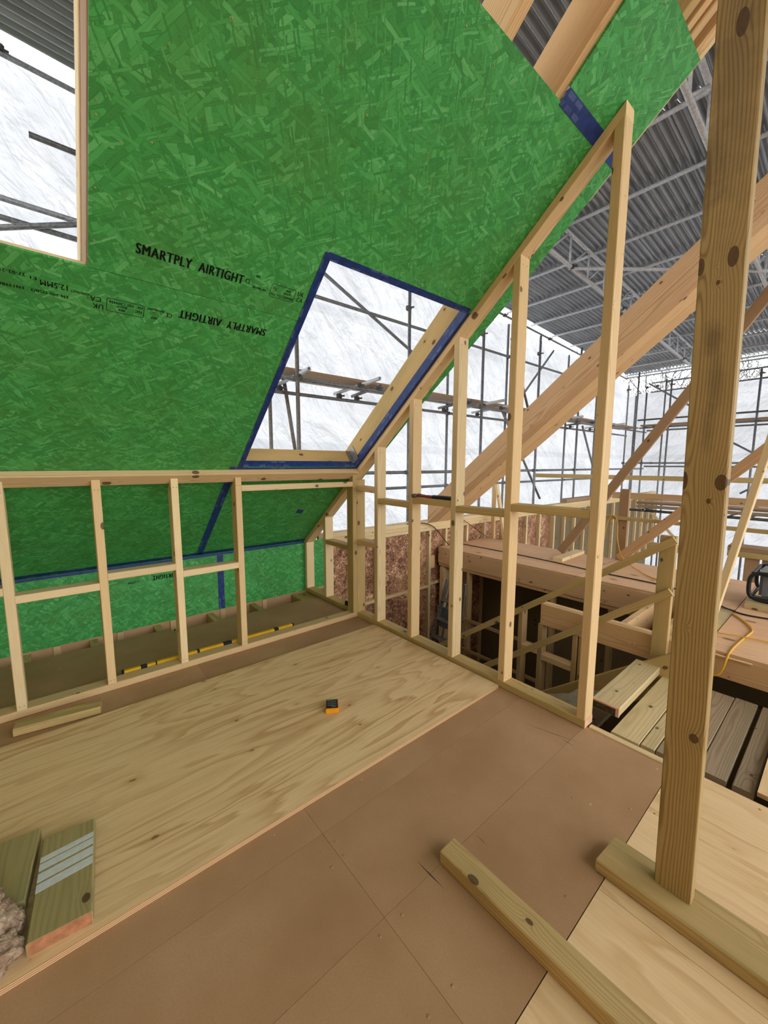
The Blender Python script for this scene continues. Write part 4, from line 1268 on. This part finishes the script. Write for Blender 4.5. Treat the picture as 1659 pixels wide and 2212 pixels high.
tube('diagonal', (4.75, YI + 0.1, 2.35), (6.3, YI + 0.1, 0.6), parent=es)
tube('diagonal', (8.2, YI + 0.1, 2.3), (9.4, YI + 0.1, 0.7), parent=es)
tube('diagonal', (6.3, YO, 2.9), (7.6, YO, 4.1), parent=es)
tube('diagonal', (-2.6, YO - 0.1, 3.18), (-1.2, YO - 0.1, 3.75), parent=es)
tube('handrail', (-1.92, 2.2, 4.21), (-1.2, 2.2, 4.21), mat=COUPLER, parent=es)
for i in range(3):
    block('scaffold_board', -3.5, 12.1, YI + 0.10 + i * 0.19, YI + 0.28 + i * 0.19, LB + 0.02, LB + 0.058, BRACE, es, 0)
for x, ex in ((0.36, 0.25), (1.30, 0.38), (1.62, 0.0), (2.2, 0.3), (3.6, 0.05), (4.0, 0.42), (4.6, 0.3), (5.9, 0.35), (7.3, 0.3), (8.6, 0.2), (9.8, 0.3)):
    tube('transom', (x, YI - ex, LB - 0.01), (x + 0.05, YO + 0.12, LB - 0.05), mat=ALU if ex > 0.2 else TUBE, parent=es)
    coupler((x, YI + 0.03, LB - 0.04), es)
    coupler((x + 0.04, YO - 0.02, LB - 0.10), es, 0.5)
for x in (0.34, 2.17, 3.95, 5.85, 7.7, 9.6):
    for z in (LB - 0.08, 1.225, 3.6):
        coupler((x, YI + 0.02, z), es, 0.3)
for x in (3.75, 5.65, 8.4, 10.2):
    for z in (LB - 0.15, 0.95, 3.62):
        coupler((x, YO - 0.02, z), es, -0.3)

nd = thing('end_scaffold', 'tube scaffold against the far end sheeting', 'scaffold', (12, 0, -3))
for x, y, zt in ((12.3, 1.95, 3.5), (11.6, 1.45, 3.45), (12.4, 1.2, 3.9), (11.6, 0.85, 3.75), (11.6, -1.0, 3.7), (12.4, -0.9, 3.8), (11.6, -3.0, 3.7)):
    tube('standard', (x, y, -3), (x, y, zt), parent=nd)
for z, x in ((1.40, 11.55), (2.66, 11.5), (1.30, 12.35), (2.44, 11.7), (2.40, 12.35), (3.58, 12.45), (3.85, 12.45)):
    tube('ledger', (x, 1.6, z), (x, -6.0, z + (0.08 if z > 3 else 0)), mat=COUPLER if z in (2.66,) else TUBE, parent=nd)
for i in range(3):
    block('scaffold_board', 11.75 + i * 0.22, 11.95 + i * 0.22, -6, 1.6, 2.50, 2.54, BRACE, nd, 1)
tube('diagonal', (11.9, 1.5, 3.75), (11.9, -0.1, 2.6), parent=nd)
tube('diagonal', (11.9, -0.3, 2.1), (11.9, -1.8, 1.1), parent=nd)
tube('diagonal', (11.9, -0.8, 0.6), (11.9, -2.6, 1.9), parent=nd)
tube('diagonal', (11.9, -0.5, -0.1), (11.9, -2.4, 1.0), parent=nd)
for y in (1.95, 1.45, 1.2, 0.85, -1.0):
    for z in (1.40, 2.45, 3.60):
        coupler((11.6, y, z), nd)

# ------------------------------------------------------------------ sheeting
def sheeting(name, along, a0, a1, fixed, z0, ztop, label, na, nz):
    bm = bmesh.new()
    g = {}
    for i in range(na + 1):
        a = a0 + (a1 - a0) * i / na
        zt = ztop(a)
        for j in range(nz + 1):
            z = z0 + (zt - z0) * j / nz
            p = Vector((a, 0, z))
            f = 0.09 * noise.noise(p * 0.8) + 0.05 * noise.noise(Vector((a * 3 + z * 1.2, 1, z * 1.0))) + 0.03 * noise.noise(Vector((a * 6 + z * 3, 4, z * 2)))
            g[i, j] = bm.verts.new((a, fixed + f, z) if along == 'x' else (fixed + f, a, z))
    for i in range(na):
        for j in range(nz):
            bm.faces.new((g[i, j], g[i + 1, j], g[i + 1, j + 1], g[i, j + 1]))
    me = bpy.data.meshes.new(name)
    for f in bm.faces:
        f.smooth = True
    bm.to_mesh(me)
    bm.free()
    M = Matrix.Identity(4)
    if along == 'y':
        M = Matrix.Rotation(math.pi / 2, 4, 'Z')
        me.transform(M.inverted())
    o = link(name, me, SHEETING, None, M)
    return tag(o, label, 'sheeting')
sheeting('scaffold_sheeting', 'x', -6.0, 13.05, 2.52, -3.0, lambda a: 4.88 - 0.0575 * (a + 2) + 0.05 * math.sin(a * 2.1) + 0.03 * math.sin(a * 5.3), 'white sheeting hung along the eaves side of the scaffold', 170, 64)
sheeting('scaffold_sheeting', 'y', 2.80, -9.0, 13.25, -3.0, lambda a: 3.74 - 0.03 * a + 0.02 * math.sin(a * 4), 'white sheeting closing the far end of the scaffold', 110, 54)

# ------------------------------------------------------------------ temporary roof
tr = thing('temporary_roof', 'temporary corrugated steel roof on lattice beams over the building', 'roof', (4, 0, 4.7))
tr['kind'] = 'thing'
ROOFZ = lambda x: 4.95 - 0.055 * x
RDIR = Vector((1, 0, -0.055)).normalized()
RN = Vector((0.055, 0, 1)).normalized()
# one corrugated sheet: waves across y, length along x
PITCH_C, NC, SEG = 0.0855, 11, 8
SHW = PITCH_C * NC
SHL = 1.95
vs, fs = [], []
m = NC * SEG
for i in range(m + 1):
    y = -SHW / 2 + SHW * i / m
    z = 0.026 * math.cos(2 * math.pi * i / SEG)
    for x in (-SHL / 2, SHL / 2):
        vs.append((x, y, z))
for i in range(m):
    fs.append((2 * i, 2 * i + 1, 2 * i + 3, 2 * i + 2))
cme = bpy.data.meshes.new('roofing_sheet')
cme.from_pydata(vs, [], fs)
cme.materials.append(CORR)
for p in cme.polygons:
    p.use_smooth = True
SP = 0.97
X0 = -4.9
rows = 9
for i in range(rows):
    xc = X0 + SHL * 0.5 + i * SP * 2
    for j in range(10):
        yc = 2.36 - SHW * (j + 0.5) * 0.955
        lift = 0.014 * (j % 2) + 0.0045 * (i % 2)
        o = Vector((xc, yc, ROOFZ(xc) + lift))
        Y = Vector((0, 1, 0))
        Zr = RDIR.cross(Y)
        M = Matrix(((RDIR.x, 0, Zr.x, o.x), (RDIR.y, 1, Zr.y, o.y), (RDIR.z, 0, Zr.z, o.z), (0, 0, 0, 1)))
        link('roofing_sheet', cme, CORR, tr, M)
for i in range(19):
    x = 2.88 - SP * 8 + i * SP
    if x < X0 - 0.1 or x > 12.8 or -2.4 < x < -1.2:
        continue
    tube('purlin', (x, 2.42, ROOFZ(x) - 0.042), (x, -6.6, ROOFZ(x) - 0.042), 0.0242, ALU, tr)
# lattice beams: chords and webs are parts of the roof
def lattice(y, x0, x1, depth=0.42):
    zt = lambda x: ROOFZ(x) - 0.098
    top = tube('lattice_beam', (x0, y, zt(x0)), (x1, y, zt(x1)), 0.027, ALU, tr)
    def sub(name, a, b, r):
        o = tube(name, a, b, r, ALU, None, 8)
        M = o.matrix_basis.copy()
        o.parent = top
        o.matrix_parent_inverse = Matrix()
        o.matrix_basis = (tr.matrix_basis @ top.matrix_basis).inverted() @ M
    sub('bottom_chord', (x0, y, zt(x0) - depth), (x1, y, zt(x1) - depth), 0.027)
    x = x0 + 0.2
    while x < x1 - 0.6:
        sub('web', (x, y, zt(x)), (x, y, zt(x) - depth), 0.015)
        sub('web', (x, y, zt(x) - depth), (x + 0.55, y, zt(x + 0.55)), 0.015)
        x += 0.6
lattice(0.22, -1.0, 12.8)
lattice(-1.58, -1.0, 12.8)
lattice(-3.4, -1.0, 12.8)
tube('eaves_tube', (-4.9, 2.42, ROOFZ(-4.9) - 0.16), (12.8, 2.42, ROOFZ(12.8) - 0.10), 0.0242, TUBE, tr)
tube('tie_tube', (4.03, 0.25, 4.20), (6.6, -2.2, 4.06), 0.0242, ALU, tr)
tube('end_tube', (12.7, 2.42, 4.16), (12.7, -6.6, 4.16), 0.0242, TUBE, tr)
for i in range(0, 9):
    x = -4.0 + i * 1.94
    coupler((x, 2.42, ROOFZ(x) - 0.12), tr)
    coupler((x + 0.3, 0.22, ROOFZ(x + 0.3) - 0.518), tr) if x > -1 else None

# ------------------------------------------------------------------ floor behind the camera, and an added left wall that blocks light
wl = structure('wall_left_blocker', 'unseen boarded wall left of the view, added to block light')
plate('wall_panel', [(-3.42, 0.97, -0.2), (-3.42, -9.0, -0.2), (-3.42, -9.0, 4.6), (-3.42, -3.0, 4.6), (-3.42, -3.0, 3.70), (-3.42, 0.97, 0.53)], (-1, 0, 0), 0.0125, RAFTER, wl, (0, 1, 0))  # added wall, drawn out past the room to block light from the left
block('floor_panel', -3.4, 0.05, -6.93, -4.2, -0.2, 0.0, BOARD, floor, 1)

# ------------------------------------------------------------------ outside
gd = bpy.data.meshes.new('ground')
gd.from_pydata([(-60, -60, -3), (60, -60, -3), (60, 60, -3), (-60, 60, -3)], [], [(0, 1, 2, 3)])
o = link('ground', gd, EARTH)
tag(o, 'bare ground outside the scaffold', None, kind='structure')

def bare_tree(base, h, seed, label):
    random.seed(seed)
    t = thing('bare_tree', label, 'tree', base, 'bare trees beyond the far sheeting')
    cu = bpy.data.curves.new('branches', 'CURVE')
    cu.dimensions = '3D'
    cu.bevel_depth = 1.0
    cu.bevel_resolution = 0
    def grow(p, d, L, r, depth):
        pts = [(p.copy(), r)]
        q = p.copy()
        n = 5
        for i in range(n):
            d = (d + Vector((random.uniform(-1, 1), random.uniform(-1, 1), random.uniform(-0.6, 0.9))) * 0.22).normalized()
            q = q + d * (L / n)
            rr = r * (1 - 0.55 * (i + 1) / n)
            pts.append((q.copy(), rr))
            if depth > 0 and i >= 1:
                for _ in range(2 if depth > 1 else 1):
                    side = Vector((random.uniform(-1, 1), random.uniform(-1, 1), random.uniform(-0.2, 0.7))).normalized()
                    grow(q.copy(), (d * 0.7 + side).normalized(), L * random.uniform(0.45, 0.7), rr * 0.6, depth - 1)
        s = cu.splines.new('POLY')
        s.points.add(len(pts) - 1)
        for a, (c, w) in zip(s.points, pts):
            a.co = (*c, 1)
            a.radius = max(0.008, w)
    for k in range(5):
        a = k * 1.256 + random.random()
        grow(Vector((0, 0, h * 0.45)), Vector((math.cos(a), math.sin(a), 1.0)).normalized(), h * 0.42, 0.07, 3)
    link('branches', cu, BARK, t, Matrix.Translation(Vector(base)))
    bm = bmesh.new()
    bmesh.ops.create_cone(bm, cap_ends=True, segments=12, radius1=0.2, radius2=0.11, depth=h * 0.55, matrix=Matrix.Translation((base[0], base[1], base[2] + h * 0.275)))
    bm_obj('trunk', bm, BARK, t)
bare_tree((17.5, 2.6, -3.0), 8.6, 5, 'bare tree showing above the far end sheeting at the corner')
bare_tree((22.5, -6.5, -3.0), 11.0, 9, 'bare tree showing above the far end sheeting by the tall post')

# ------------------------------------------------------------------ curves and print become plain meshes
bpy.context.view_layer.update()
dg = bpy.context.evaluated_depsgraph_get()
for o in [q for q in SC.objects if q.type in ('CURVE', 'FONT')]:
    me = bpy.data.meshes.new_from_object(o.evaluated_get(dg))
    dx = o.get('stroke', 0.0)
    if dx:
        # heavier strokes: the same outline laid down three times, a hair apart
        v0 = [v.co.copy() for v in me.vertices]
        f0 = [tuple(p.vertices) for p in me.polygons]
        vs, fs = [], []
        for k in (-1, -0.33, 0.33, 1):
            b = len(vs)
            vs += [(v.x + k * dx, v.y, v.z) for v in v0]
            fs += [tuple(i + b for i in f) for f in f0]
        me = bpy.data.meshes.new(o.name)
        me.from_pydata(vs, [], fs)
    nm, mt = o.name, o.data.materials[0] if o.data.materials else None
    if len(me.materials) == 0 and mt:
        me.materials.append(mt)
    n = bpy.data.objects.new('x', me)
    C.objects.link(n)
    for k in o.keys():
        if k in ('label', 'category', 'group', 'kind'):
            n[k] = o[k]
    n.parent = o.parent
    n.matrix_parent_inverse = o.matrix_parent_inverse.copy()
    n.matrix_basis = o.matrix_basis.copy()
    if nm.startswith('branches'):
        n['kind'] = 'stuff'
    bpy.data.objects.remove(o)
    n.name = nm
